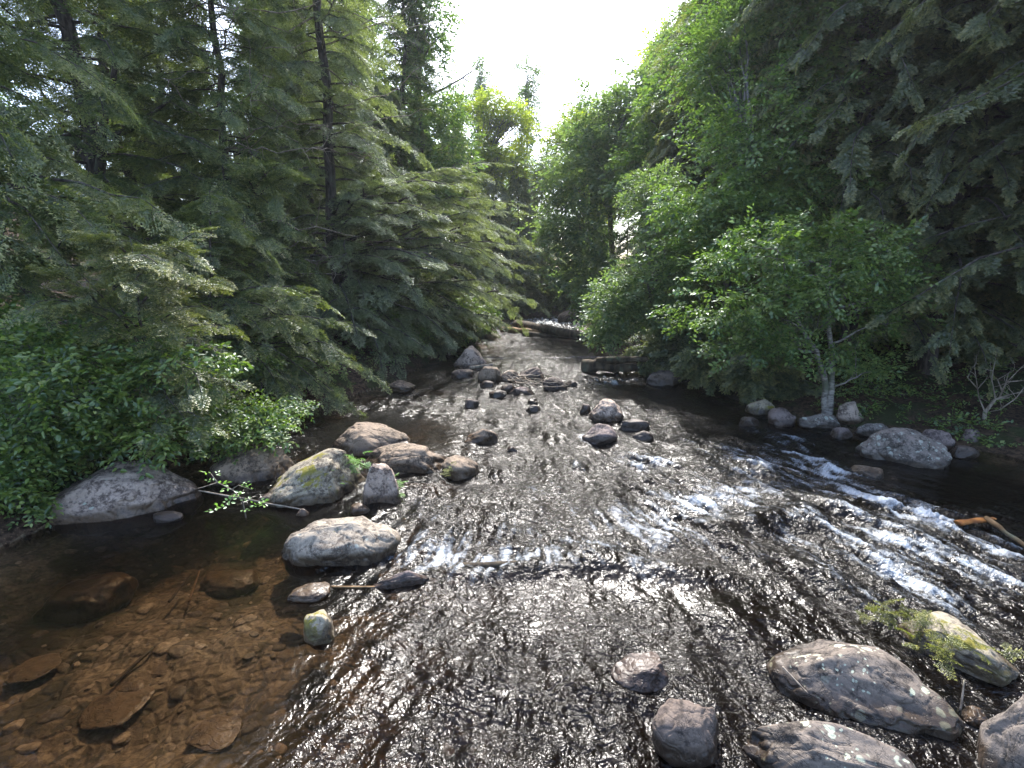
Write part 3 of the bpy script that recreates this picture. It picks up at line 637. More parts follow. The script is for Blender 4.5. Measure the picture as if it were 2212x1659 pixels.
# ------------------------------------------------------------------ trees
def conifer(loc, H, seed, label, crown0=.08, Lmax=3., lean=(0, 0), mat='hemlock', tmpl=None, nb=70, spr=.62, step=.26, trunk_r=.16, shape='cone', limbs=None, droop=.35, group=None, bark='bark', name='hemlock_tree', dead=8, cat='tree', limb_spr=None, up=.15, pale=0):
    r = np.random.RandomState(seed); tmpl = tmpl or TH; root = empty(name, loc, label, cat, group)
    L0 = np.zeros(3); top = np.array([lean[0], lean[1], H]); tk = curve(L0, top, 22, 0, .10, r); tr = trunk_r*np.linspace(1, .06, 22)**.8
    tk[0, 2] -= .3
    w = Wood(); w.add(tk, tr, 10, .12)
    def at(h): 
        f = np.clip(h, 0, 1)*21; i = min(int(f), 20); return tk[i]*(1-(f-i))+tk[i+1]*(f-i)
    pos = []; dr = []; scl = []; tof = []
    def do_limb(p0, L, az, dz, rad, sp):
        n = 9; t = np.linspace(0, 1, n); d = np.array([math.cos(az), math.sin(az), 0]); pts = p0+t[:, None]*d*L
        pts[:, 2] += (up*t*1.0 - droop*t*t*1.0)*L + dz*t*L
        pts += np.cumsum(r.normal(size=(n, 3)), 0)*.022*L*t[:, None]
        w.add(pts, rad*np.linspace(1, .12, n), 5)
        k = max(3, int(L/step*1.0))
        for j in range(k):
            s = .18+.82*(j+r.rand()*.6)/k; f = s*(n-1); i = min(int(f), n-2); p = pts[i]*(1-(f-i))+pts[i+1]*(f-i); T = pts[i+1]-pts[i]; T /= np.linalg.norm(T)
            side = np.array([-T[1], T[0], 0])
            for sg in ((1, -1) if s < .93 else (1,)):
                a = r.uniform(.6, 1.15) if s < .93 else .1
                dd = T*math.cos(a)+side*sg*math.sin(a)+np.array([0, 0, r.uniform(-.35, .05)])
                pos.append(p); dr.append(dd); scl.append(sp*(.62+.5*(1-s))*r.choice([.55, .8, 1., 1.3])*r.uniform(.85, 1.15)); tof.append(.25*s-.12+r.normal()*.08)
        pos.append(pts[-1]); dr.append(pts[-1]-pts[-2]); scl.append(sp*.8); tof.append(.15)
    for k in range(nb):
        h = crown0+(1-crown0)*((k+r.rand())/nb)**.9; hh = (h-crown0)/(1-crown0)
        if shape == 'cone': L = Lmax*(1-hh)**.75*r.uniform(.6, 1.1)+.25
        elif shape == 'column': L = Lmax*(1-hh**3)**.8*r.uniform(.6, 1.1)+.2
        else: L = Lmax*(math.sin(math.pi*min(.98, .12+.86*hh))**.6)*r.uniform(.6, 1.1)+.2
        do_limb(at(h), L, k*2.399+r.normal()*.3, 0, trunk_r*.22*(1-.6*hh), spr)
    for lb in (limbs or []):           # (height frac, endpoint in world, radius, density)
        h, end, rad = lb[:3]; p0 = at(h); e = np.asarray(end)-np.asarray(loc); v = e-p0; L = np.hypot(v[0], v[1]); az = math.atan2(v[1], v[0])
        do_limb(p0, L, az, v[2]/L-up+droop, rad, limb_spr or spr)
        for q in range(3):           # forks
            f_ = r.uniform(.3, .7); st = p0+v*f_; do_limb(st, L*(1-f_)*r.uniform(.6, .95), az+r.choice([-1, 1])*r.uniform(.3, .7), (v[2]/L-up+droop)*.8, rad*.5, (limb_spr or spr)*.9)
    for k in range(dead):
        p = at(r.uniform(.03, .5)); a = r.uniform(0, 6.28); L = r.uniform(.5, 1.3)*Lmax*.5; w.add(curve(p, p+np.array([math.cos(a)*L, math.sin(a)*L, r.uniform(-.3, .4)*L]), 7, .03, .3, r), .02*np.linspace(1, .2, 7), 4)
    w.build('trunk', bark, root)
    if pale:
        for k in range(pale):
            w = Wood()
            p = at(r.uniform(.04, .75)); a = r.uniform(-1.9, .6); L = r.uniform(.7, 1.15)*Lmax; c = curve(p, p+np.array([math.cos(a)*L, math.sin(a)*L, r.uniform(-.35, .35)*L]), 9, r.uniform(-.1, .1), .25, r); w.add(c, .022*np.linspace(1, .2, 9), 4)
            for j in range(4): q = c[r.randint(3, 8)]; w.add(curve(q, q+r.normal(size=3)*.35, 5, 0, .3, r), .008*np.linspace(1, .4, 5), 3)
            w.build('dead_branch', 'deadwood', root)
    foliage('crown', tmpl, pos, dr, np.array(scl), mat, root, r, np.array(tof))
    return root

def broadleaf(loc, lobes, seed, label, n=900, tw=.45, mat='broad', tmpl=None, trunk=None, trunk_r=.10, bark='bark_grey', name='broadleaf_tree', cat='tree', group=None, dens_gap=.15, limbs=14, droop=.2, stems=None, flat=.6):
    """lobes: (x,y,z,rx,ry,rz) relative to loc"""
    r = np.random.RandomState(seed); tmpl = tmpl or TL; root = empty(name, loc, label, cat, group); w = Wood()
    vol = np.array([l[3]*l[4]+l[4]*l[5] for l in lobes]); vol = vol/vol.sum(); P = []; D = []
    for (l, v) in zip(lobes, vol):
        k = int(n*v); d = r.normal(size=(k, 3)); d /= np.linalg.norm(d, axis=1)[:, None]; rad = r.rand(k)**.42
        p = np.array(l[:3])+d*rad[:, None]*np.array(l[3:6])*(1+.35*noise3(d*2.2+seed))[:, None]
        P.append(p); dd = d*np.array([1, 1, flat]); dd[:, 2] += -.05; D.append(dd+r.normal(size=(k, 3))*.35)
    P = np.concatenate(P); D = np.concatenate(D)
    keep = noise3(P*.9/max(tw, .3)*.5+seed) > -.45+dens_gap*.9; P, D = P[keep], D[keep]
    D[:, 2] = D[:, 2]*.7-droop*.5
    stems = stems or [[(0, 0, -.2), tuple(np.array(lobes[0][:3])*.6), tuple(lobes[0][:3])]]
    ends = []
    for s in stems:
        pts = np.concatenate([curve(s[i], s[i+1], 7, 0, .12, r)[(0 if i == 0 else 1):] for i in range(len(s)-1)]); w.add(pts, trunk_r*np.linspace(1, .25, len(pts)), 10, .1); ends.append(pts)
    allp = np.concatenate(ends)
    cen = np.array([l[:3] for l in lobes])
    for k in range(limbs):
        i = r.randint(len(P)); tgt = P[i]; up_ = allp[allp[:, 2] < tgt[2]+.1]; src = (up_ if len(up_) else allp); q = src[np.argsort(np.linalg.norm(src-tgt, axis=1))[min(len(src)-1, 2)]]
        c = curve(q, tgt, 8, .06, .18, r); w.add(c, trunk_r*.36*np.linspace(1, .12, 8), 5)
        for j in range(3):
            i2 = np.argsort(np.linalg.norm(P-tgt, axis=1))[r.randint(5, 60) if len(P) > 70 else 1]; w.add(curve(c[r.randint(3, 7)], P[i2], 6, .05, .2, r), trunk_r*.12*np.linspace(1, .25, 6), 4)
    w.build('trunk', bark, root)
    sc_ = tw*r.uniform(.7, 1.3, len(P)); foliage('crown', tmpl, P-D/np.linalg.norm(D, axis=1)[:, None]*sc_[:, None]*.5, D, sc_, mat, root, r, r.normal(size=len(P))*.14)
    return root
def gz(x, y): return float(terr(np.array([float(x)]), np.array([float(y)]))[0])
def L3(x, y, dz=-.05): return (x, y, gz(x, y)+dz)
def P3(px, py, Y): return tuple(atY(px, py, Y))

# ---- left bank: hemlocks
hem = conifer(L3(-8.3, 10.9), 15, 301, 'forked dark trunked hemlock standing behind the leafy bushes at the upper left', .05, 3.3, (-.3, .2), 'hemlock', nb=135, trunk_r=.19, dead=10, up=.1, spr=.62, step=.2)
w = Wood(); w.add(curve((.05, 0, 3.2), (.9, -.3, 5.6), 9, 0, .15), .10*np.linspace(1, .4, 9), 8); w.add(curve((.45, -.15, 4.2), (1.6, .2, 5.0), 8, -.1, .1), .07*np.linspace(1, .3, 8), 7); w.add(curve((0, 0, 3.6), (-1.2, .3, 5.4), 8, -.05, .1), .06*np.linspace(1, .3, 8), 7)
w.build('fork', 'bark', hem)
conifer(L3(-6.2, 11.6), 13, 302, 'slim hemlock with a curved leaning trunk left of the stream', .06, 2.7, (.5, .4), 'hemlock', pale=22, nb=125, trunk_r=.11, droop=.55, spr=.58, step=.19,
        limbs=[(.22, P3(610, 330, 10.5), .05), (.16, P3(520, 500, 9.5), .05), (.1, P3(620, 640, 10), .05), (.08, P3(480, 760, 9), .05)])
conifer(L3(-5.0, 15.2), 16, 303, 'big hemlock sweeping long silvery boughs low across the stream', .05, 3.0, (.3, -.3), 'hemlock_old', pale=34, nb=120, trunk_r=.17, droop=.5, spr=.6, limb_spr=.5, step=.18,
        limbs=[(.20, P3(985, 405, 14.5), .07), (.19, P3(930, 470, 13.5), .06), (.17, P3(1095, 420, 17), .06), (.14, P3(1110, 470, 17.5), .06), (.12, P3(1000, 560, 14), .07), (.11, P3(960, 590, 13), .06), (.10, P3(1095, 650, 17.5), .07), (.09, P3(1060, 690, 16.5), .06),
               (.08, P3(1000, 700, 15), .06), (.07, P3(940, 740, 13.8), .06), (.06, P3(830, 760, 11.8), .06), (.08, P3(760, 700, 11.5), .05), (.12, P3(800, 560, 12), .05), (.15, P3(760, 450, 12), .05), (.05, P3(900, 790, 13), .05), (.12, P3(1175, 655, 19), .06), (.15, P3(1165, 560, 18.5), .06), (.18, P3(1150, 500, 18), .05), (.21, P3(1060, 380, 16.5), .05), (.09, P3(1130, 710, 18.5), .05), (.10, P3(1020, 760, 15.5), .05), (.13, P3(1080, 560, 16), .05), (.2, P3(860, 380, 13), .05), (.1, P3(880, 640, 12.5), .05)])
conifer(L3(-5.6, 9.3), 3.4, 304, 'low drooping hemlock sapling with dense dark green boughs trailing to the brown pool', .02, 2.2, (.4, 0), 'hemlock', nb=46, trunk_r=.05, droop=.6, spr=.42, step=.2, up=.3,
        limbs=[(.35, P3(640, 700, 8.6), .03), (.3, P3(770, 760, 9.8), .03), (.3, P3(800, 830, 9.6), .03), (.25, P3(700, 850, 9.0), .03), (.25, P3(760, 880, 9.3), .03), (.4, P3(700, 640, 8.8), .03), (.2, P3(600, 830, 8.4), .03)])
conifer(L3(-5.1, 6.9), 2.9, 305, 'young hemlock with bright yellow green tips hanging over the left bushes', .05, 1.35, (.35, -.3), 'hemlock_young', nb=34, trunk_r=.035, droop=.55, spr=.34, step=.16, up=.25,
        limbs=[(.9, P3(210, 505, 6.2), .02), (.9, P3(400, 560, 6.0), .02), (.8, P3(340, 590, 5.6), .02), (.7, P3(455, 600, 6.2), .02), (.75, P3(420, 520, 6.4), .02), (.55, P3(450, 700, 6.0), .02), (.4, P3(460, 830, 5.8), .02), (.35, P3(400, 930, 5.6), .02), (.5, P3(120, 560, 6.0), .02), (.6, P3(60, 640, 5.8), .02)])
conifer(L3(-8.0, 7.6), 12, 306, 'leftmost hemlock with brownish boughs at the edge of the photo', .12, 2.6, (-.3, .2), 'hemlock', nb=90, trunk_r=.13, droop=.5, spr=.58, step=.19, limbs=[(.3, P3(90, 470, 6.2), .04), (.26, P3(200, 600, 6.4), .04), (.33, P3(60, 350, 6.5), .04), (.24, P3(330, 500, 7), .04)])
h7 = conifer(L3(-6.8, 18.0), 17, 307, 'tall hemlock with a fine straight stem above the silvery boughs', .1, 2.6, (.4, 0), 'hemlock_old', nb=110, trunk_r=.15, droop=.5, spr=.62, step=.19)
h8 = conifer(L3(-4.6, 23.5), 15.5, 308, 'tall narrow dark conifer left of the gap of white sky', .06, 2.1, (.1, 0), 'hemlock', nb=110, trunk_r=.16, droop=.4, spr=.62, step=.19, tmpl=THF, name='spruce_tree')
cd1 = conifer(L3(-2.9, 26.5), 8.5, 309, 'dense dark cedar at the left waterline behind the sweeping boughs', .02, 1.9, (0, 0), 'cedar', TC, nb=70, trunk_r=.12, droop=.5, spr=.6, step=.3, shape='column', name='cedar_tree')
# ---- right bank: cedars
cd2 = conifer(L3(9.6, 8.6), 14, 310, 'huge dark cedar curtain hanging at the upper right edge', .17, 3.0, (-.3, -.3), 'cedar', TC, nb=175, trunk_r=.22, droop=.5, spr=.42, step=.14, shape='column', name='cedar_tree', dead=14)
cd3 = conifer(L3(8.0, 12.3), 15, 311, 'tall dark cedar directly behind the pale trunked tree', .10, 2.7, (-.2, 0), 'cedar', TC, nb=175, trunk_r=.18, droop=.6, spr=.44, step=.15, shape='column', name='cedar_tree', dead=10)
def more(src, x, y, rz, s, lab, dz=-.05, group=None): return copy_tree(src, L3(x, y, dz), rz, s, lab, group)
more(cd2, 12.3, 10.4, 2.1, 1.05, 'dark cedar in deep shade second from the upper right corner')
more(cd3, 10.6, 13.2, 1.2, 1.0, 'dark cedar between the corner cedars and the one behind the pale trunk')
more(cd3, 6.6, 16.8, 4.0, .95, 'dark cedar rising behind the bright leafy tree on the right')
more(cd2, 6.6, 21.5, 3.0, .85, 'cedar half hidden by leafy branches right of the stream')
more(cd2, 9.9, 5.2, 4.1, .85, 'cedar at the right edge whose boughs overhang the dark pool')
more(cd3, 14.5, 15.5, .4, 1.1, 'tall cedar deep in the right hand forest', group=None)
for (x, y, rz, sc1, lab) in [(11.4, 7.6, 1., 1., 'dark cedar just behind the huge corner one'), (9.0, 10.9, 3.3, .95, 'dark cedar tight between the pale trunked tree and the corner cedar'), (8.4, 15.2, 5.1, 1.05, 'dark cedar filling the gap above the right bank shrubs'), (7.3, 14.0, 2.2, .85, 'cedar crowding behind the tall bright leafy tree'), (12.5, 13.8, .2, 1.1, 'cedar filling the upper right between two larger ones')]:
    more(cd3, x, y, rz, sc1, lab)
# conifer at the sky edge top right
h9 = conifer(L3(7.6, 18.8), 15, 312, 'dark hemlock top leaning into the sky right of the gap', .45, 2.5, (-.9, 0), 'hemlock', nb=100, trunk_r=.14, droop=.45, spr=.62, step=.19, tmpl=THF)
# ---- right bank broadleaf
def at_rel(loc, px, py, Y): return tuple(np.array(P3(px, py, Y))-np.array(loc))
_b = onwater(1790, 893, .16); bl0 = (float(_b[0]), float(_b[1]), .14)
def lb(loc, px, py, Y, rx, ry, rz): return (*at_rel(loc, px, py, Y), rx, ry, rz)
broadleaf(bl0, [lb(bl0, 1640, 560, 9.00, 1.0, .9, .6), lb(bl0, 1840, 560, 9.20, 1.2, 1.0, .7), lb(bl0, 1580, 650, 8.70, .8, .7, .5), lb(bl0, 1850, 690, 9.00, .8, .7, .45), lb(bl0, 1760, 620, 8.60, .9, .7, .5), lb(bl0, 1700, 760, 8.90, .8, .6, .3), lb(bl0, 1930, 640, 9.0, .7, .6, .5), lb(bl0, 1760, 500, 8.9, .7, .6, .35), lb(bl0, 1540, 560, 9.0, .6, .6, .5), lb(bl0, 1600, 760, 9.0, .6, .5, .3), lb(bl0, 1800, 745, 8.9, .6, .45, .35), lb(bl0, 1880, 790, 9.0, .5, .4, .22), lb(bl0, 1500, 660, 9.4, .7, .6, .5), lb(bl0, 1660, 700, 8.9, .6, .5, .4)], 401,
          'small tree with pale twin trunks and bright green leaves on the right bank', 2100, .44, 'broad', TL, dens_gap=.35, trunk_r=.068, bark='birch', name='birch_tree', limbs=16,
          stems=[[(0, 0, -.3), at_rel(bl0, 1796, 820, 9.20), at_rel(bl0, 1790, 700, 9.20), at_rel(bl0, 1795, 560, 9.20)], [(-.05, 0, -.3), at_rel(bl0, 1785, 840, 9.17), at_rel(bl0, 1765, 760, 9.08), at_rel(bl0, 1735, 715, 8.96), at_rel(bl0, 1690, 600, 8.84)]])
b2 = L3(5.3, 13.2)
broadleaf(b2, [lb(b2, 1640, 300, 12.2, 1.5, 1.3, 1.2), lb(b2, 1760, 200, 12.8, 1.3, 1.2, 1.2), lb(b2, 1520, 420, 11.8, 1.2, 1.1, .8), lb(b2, 1720, 400, 12, 1.3, 1.1, .8), lb(b2, 1560, 130, 14, 1.3, 1.2, 1.5), lb(b2, 1800, 60, 13, 1.3, 1.2, 1.3), lb(b2, 1640, 40, 14, 1.4, 1.2, 1.4), lb(b2, 1500, 560, 12, 1.0, .9, .8), lb(b2, 1620, 470, 11.6, 1.1, .9, .8), lb(b2, 1880, 380, 12, 1.2, 1, .9), lb(b2, 1780, 500, 12, 1.2, .9, .8)], 402,
          'tall bright leafy tree above the pale twin trunked one, layered branches reaching left', 5200, .55, 'broad', TL, trunk_r=.13, name='maple_tree', limbs=26)
b3 = L3(4.5, 14.6)
broadleaf(b3, [lb(b3, 1400, 620, 13, 1.1, .9, .8), lb(b3, 1330, 660, 13, .8, .8, .7), lb(b3, 1460, 520, 13.5, 1.1, 1.0, .8), lb(b3, 1450, 680, 13, .9, .8, .5), lb(b3, 1310, 720, 13, .5, .6, .3), lb(b3, 1420, 420, 14.5, 1., .9, .8)], 403,
          'light green alder leaning out over the water beside the short log', 2100, .48, 'broad_far', TL, trunk_r=.08, name='alder_tree', limbs=18)
b4 = L3(5.0, 26)
broadleaf(b4, [(-.8, -2, 8.4, 2., 2, 1.4), (.8, -1, 9.6, 1.6, 2, 1.4), (-1.5, -2, 6.5, 2.4, 2, 1.8), (-2.2, -2, 4.0, 2.0, 1.8, 1.6), (.8, -2, 7, 2.2, 2, 2), (-1.6, -2.5, 2.2, 1.8, 1.6, 1.2), (2.8, 0, 11.6, 1.6, 1.6, 1.8)], 404,
          'pale green leafy tree arching over the stream right of centre', 5200, .7, 'broad_far', TLF, trunk_r=.17, limbs=26, name='birch_tree')
b5 = L3(6.4, 21.5)
broadleaf(b5, [(-.4, -1, 7.6, 1.6, 1.6, 1.5), (-1.1, -1, 5.6, 1.7, 1.6, 1.4), (1.0, 0, 10.2, 1.6, 1.6, 1.5), (2.3, 0, 12.8, 1.5, 1.5, 1.5), (1.6, 0, 11.4, 1.4, 1.3, 1.2)], 405,
          'olive green leafy tree at the right rim of the sky gap', 3200, .65, 'broad', TLF, trunk_r=.15, limbs=24, name='birch_tree')
b6 = L3(-1.6, 36)
yt_ = broadleaf(b6, [(-1.0, 0, 9.0, 2.2, 2, 1.6), (1.0, 0, 8.6, 2.1, 2, 1.5), (0, 0, 11.6, 1.6, 1.6, 1.7), (-2.2, 0, 11.2, 1.3, 1.3, 1.5), (1.8, 0, 11, 1.3, 1.2, 1.3), (-1.6, -1, 6.8, 1.8, 1.5, 1.2)], 406,
          'yellow green sunlit tree in the middle distance left of the sky gap', 3600, .72, 'broad_yellow', TLF, trunk_r=.22, limbs=40, name='maple_tree', dens_gap=.25)
b7 = L3(1.0, 44)
pl_ = broadleaf(b7, [(0, 0, 13.5, 1.6, 1.4, 2.4), (0, 0, 9.5, 2.6, 2, 2.6), (.2, 0, 16.2, 1.0, 1, 1.6), (-1, 0, 6, 2.6, 2, 2.2)], 407, 'thin pale topped tree farthest down the stream', 2200, .7, 'broad_far', TLF, trunk_r=.17, limbs=30, name='birch_tree', dens_gap=.4)
b8 = L3(-4.2, 24.5)
dt = broadleaf(b8, [(.4, 0, 12.5, 1.5, 1.5, 2.6), (.6, 0, 9, 1.8, 1.6, 2.2), (1.2, 0, 7, 1.6, 1.5, 1.6), (-.4, 0, 15, 1.2, 1.2, 2.0), (.6, -1, 5, 1.6, 1.5, 1.4)], 408, 'tall poplar like tree with glossy leaves at the left rim of the sky gap', 2800, .62, 'broad', TLF, trunk_r=.16, limbs=26, name='poplar_tree')
# dead branch reaching into the sky
o = L3(-4.9, 25.6)
dtree = empty('dead_tree', o, 'bare dead tree with one grey branch reaching into the white sky', 'tree'); w = Wood(); w.add(curve((0, 0, -.2), (.3, 0, 13), 14, 0, .05), .14*np.linspace(1, .3, 14), 8)
tipA = at_rel(o, 1000, 168, 24); w.add(curve((.2, 0, 9.5), tipA, 10, -.04, .08), .07*np.linspace(1, .5, 10), 6)
w.add(curve(tipA, at_rel(o, 1040, 142, 24), 8, .04, .1), .04*np.linspace(1, .25, 8), 5); w.add(curve(at_rel(o, 1030, 150, 24), at_rel(o, 1038, 62, 24), 8, 0, .1), .022*np.linspace(1, .3, 8), 4)
w.add(curve(tipA, at_rel(o, 1032, 182, 24), 8, -.05, .1), .03*np.linspace(1, .25, 8), 5); w.add(curve(at_rel(o, 1038, 142, 24), at_rel(o, 1062, 105, 24), 7, -.1, .1), .015*np.linspace(1, .3, 7), 4)
w.build('trunk', 'bark_grey', dtree)
# ---- more trees, copies
spots = [(h7, -10.5, 14.5, 1., 1., 'hemlock behind the forked one, left of its trunk'), (h7, -9.0, 21, 2.2, 1.05, 'tall hemlock rising behind the slim curved one'), (h8, -7.6, 26, 1.5, 1.05, 'dark conifer behind the fine straight stemmed hemlock'),
 (h8, -2.9, 30, 3.1, .62, 'dark conifer right of the tall poplar like tree'), (h7, -12.5, 19, 4., 1.1, 'hemlock deep in the left forest'), (h7, -13.8, 11, .6, 1., 'hemlock at the far upper left where sky shows through'), (h8, -11.0, 29, .7, 1.15, 'conifer in the left background above the slope'),
 (cd1, -4.6, 20.4, 1.9, 1.0, 'dark cedar under the silvery boughs on the left bank'), (cd1, -.9, 31.5, 2.9, .85, 'dark cedar just left of the fallen logs'), (cd1, .4, 35.5, .9, .95, 'shaded cedar closing the view behind the fallen logs'), (cd1, 3.8, 31, 4.4, .8, 'dark cedar low behind the arching pale tree'),
 (cd1, 5.4, 17.8, 1.2, .85, 'low cedar behind the leaning alder'), (yt_, 4.6, 39, 2.4, 1.0, 'yellow green tree behind the arching pale tree'), (pl_, -2.8, 45, 1.2, 1.0, 'pale tree behind the yellow green sunlit one'), (yt_, 9.5, 33, 1.1, 1.15, 'leafy tree in the right background beyond the olive green one'),
 (pl_, 6.5, 47, 3.3, .9, 'pale tree far right of the distant stream bend'), (dt, -8.3, 31, 1., 1.05, 'leafy poplar like tree in the left background'), (dt, 10.2, 24.5, 3., 1.05, 'tall leafy tree behind the right hand cedars'), (dt, -15.5, 15.5, 2.3, .9, 'leafy tree glowing green at the far left'), (cd1, 2.3, 39.5, 2., 1.1, 'cedar at the distant bend of the stream')]
for (src, x, y, rz, s, lab) in spots: more(src, x, y, rz, s, lab)
hid = []
r9 = np.random.RandomState(77)
for i in range(120):
    sd_ = -1 if i % 2 else 1; y = r9.uniform(14, 75); x = (bl(y) if sd_ < 0 else br(y)) + sd_*r9.uniform(6.5, 26)*(1 if y < 40 else 1.2)
    if y > 46: x = r9.uniform(-30, 25)
    if -1.0 < x/y < -.74: continue
    s_ = r9.uniform(.85, 1.2); s_ = min(s_, .19*y/15) if -.14 < x/y < .30 else s_
    more([h7, h8, cd3, cd1, dt, pl_][i % 6], x, y, r9.uniform(0, 6.28), s_, 'indistinct tree in the forest behind the front trees', group='trees of the background forest')

# ---- shrubs
def shrub(loc, lobes, seed, label, n, tw, mat='bush', tmpl=None, name='leafy_bush', r_=.02, limbs=16, droop=.3, gap=-.1, group=None):
    return broadleaf(loc, lobes, seed, label, n, tw, mat, tmpl or TLN, trunk_r=r_, name=name, cat='bush', limbs=limbs, droop=droop, dens_gap=gap, flat=.5, group=group)
def sh(px, py, Y, rx, ry, rz): return (px, py, Y, rx, ry, rz)
def shrub_px(px, py, Y, lobes, *a, **k):
    p = np.array(P3(px, py, Y)); loc = (p[0], Y, gz(p[0], Y)); return shrub(loc, [lb(loc, *q) for q in lobes], *a, **k)
shrub_px(60, 1040, 5.6, [sh(60, 900, 5.4, .75, .6, .5), sh(40, 1010, 5.2, .55, .5, .35), sh(170, 820, 5.8, .7, .6, .45), sh(30, 770, 5.8, .6, .6, .4)], 501, 'broad leaved bush at the left edge hanging beside the mottled boulder', 620, .34)
shrub_px(260, 960, 6.1, [sh(230, 870, 5.9, .75, .6, .45), sh(330, 940, 5.8, .6, .5, .35), sh(380, 800, 6.3, .8, .6, .4), sh(140, 960, 5.7, .5, .5, .3)], 502, 'leafy viburnum bush growing right above the mottled boulder', 680, .32)
shrub_px(420, 930, 6.9, [sh(520, 900, 6.8, .75, .5, .28), sh(600, 885, 7.1, .5, .4, .16), sh(430, 900, 6.6, .6, .5, .35), sh(560, 930, 6.5, .45, .4, .2), sh(480, 950, 6.4, .4, .3, .25)], 503, 'bright green bush reaching out over the dark brown pool', 620, .26)
shrub_px(60, 740, 7.0, [sh(60, 720, 6.8, 1.0, .7, .5), sh(250, 740, 7.0, .9, .7, .4), sh(-60, 850, 6, .6, .6, .6)], 504, 'dim leafy bush behind the left edge bush', 560, .36)
shrub_px(560, 800, 9.2, [sh(560, 790, 8.8, .5, .5, .25), sh(480, 780, 8.6, .8, .6, .3)], 505, 'small bright leafed bush peeking under the drooping hemlock', 260, .26)
shrub_px(0, 1080, 5.0, [sh(10, 1060, 4.9, .35, .4, .22), sh(60, 1090, 5.0, .3, .3, .12)], 506, 'low leafy shoots above the stone at the left edge', 120, .28)
shrub_px(1900, 850, 10.4, [sh(1900, 850, 10.0, .9, .5, .3), sh(1980, 880, 9.6, .7, .5, .2), sh(1850, 800, 10.4, .6, .5, .4)], 507, 'dim green shrub right of the pale twin trunks', 340, .28)
shrub_px(1790, 890, 9.6, [sh(1790, 885, 9.5, .35, .25, .16)], 508, 'leafy tuft at the foot of the pale trunk', 60, .2)
shrub_px(1640, 830, 10.6, [sh(1640, 800, 10.3, .8, .5, .5), sh(1700, 840, 10.3, .7, .4, .3), sh(1540, 790, 11.2, .8, .5, .5)], 509, 'dark dull shrub left of the pale trunk above the waterline rocks', 330, .42, 'cedar', TC)
shrub_px(2080, 960, 8.2, [sh(2110, 930, 8.0, .6, .4, .25), sh(2010, 915, 8.4, .5, .3, .15)], 510, 'low dim plants around the bare dead sapling', 130, .25, 'bush')
shrub_px(1480, 790, 13.2, [sh(1500, 770, 12.6, 1.1, .6, .45), sh(1420, 770, 13.3, .7, .6, .35)], 511, 'shaded shrub at the right waterline below the leaning alder', 330, .5, 'cedar', TC)

# undergrowth: copies of three shrubs along both banks
p1 = shrub((-3.9, 14.2, gz(-3.9, 14.2)), [(0, 0, .6, 1.0, .8, .7), (.5, -.3, .4, .8, .6, .5)], 520, 'indistinct low shrub among the trees of the bank', 260, .42, 'hemlock_old', TH, group='undergrowth shrubs of both banks')
p2 = shrub((5.6, 15.5, gz(5.6, 15.5)), [(0, 0, .7, 1.1, .9, .7), (-.5, -.2, .4, .9, .6, .5)], 521, 'indistinct low shrub among the trees of the bank', 520, .45, 'bush', TL, group='undergrowth shrubs of both banks')
p3 = shrub((4.4, 19.5, gz(4.4, 19.5)), [(0, 0, .8, 1.1, .9, .9), (-.4, -.2, .4, .9, .6, .5)], 522, 'indistinct low shrub among the trees of the bank', 240, .55, 'cedar', TC, group='undergrowth shrubs of both banks')
ru = np.random.RandomState(31)
for (x, y) in [(-2.3, 17.6), (-2.0, 19.6), (-1.9, 21.6), (-1.8, 24), (-2.4, 26), (-2.9, 15.8)]:
    more([p1, p3][int(y) % 2], x, y, y, 1.0, 'indistinct low shrub among the trees of the bank', group='undergrowth shrubs of both banks')
for i in range(64):
    if i < 50:
        sd_ = -1 if i % 2 else 1; y = ru.uniform(10, 34); x = (bl(y) if sd_ < 0 else br(y)) + sd_*(.5+ru.rand()**1.5*6)
        if sd_ > 0 and y < 13: x += 3
    else:
        y = ru.uniform(31, 42); x = ru.uniform(-3.5, .0)+np.interp(y, [30, 42], [0, 8])
    more([p1, p2, p3][i % 3], x, y, ru.uniform(0, 6.28), ru.uniform(.7, 1.5)*(1 if y < 25 else 1.5), 'indistinct low shrub among the trees of the bank', group='undergrowth shrubs of both banks')
gp = np.random.RandomState(41); P = []
while len(P) < 2600:
    right = gp.rand() < .6; y = gp.uniform(5.5, 26) if not right else gp.uniform(5.5, 20); e = gp.rand()**1.6*7
    x = float(br(y))+.25+e if right else float(bl(y))-.25-e; z = gz(x, y)
    if z > .03 and noise2(np.array([x*.8]), np.array([y*.8]), 3.)[0] > -.15: P.append((x, y, z+.05))
P = np.array(P); D = gp.normal(size=P.shape); D[:, 2] = np.abs(D[:, 2])*.5+.15
gp_ = foliage('ground_cover', TLF, P, D, gp.uniform(.12, .3, len(P)), 'bush', None, gp, gp.normal(size=len(P))*.2-.1)
tag(gp_, 'low leafy plants sprinkled over the forest floor of both banks', 'ground cover', kind='stuff')
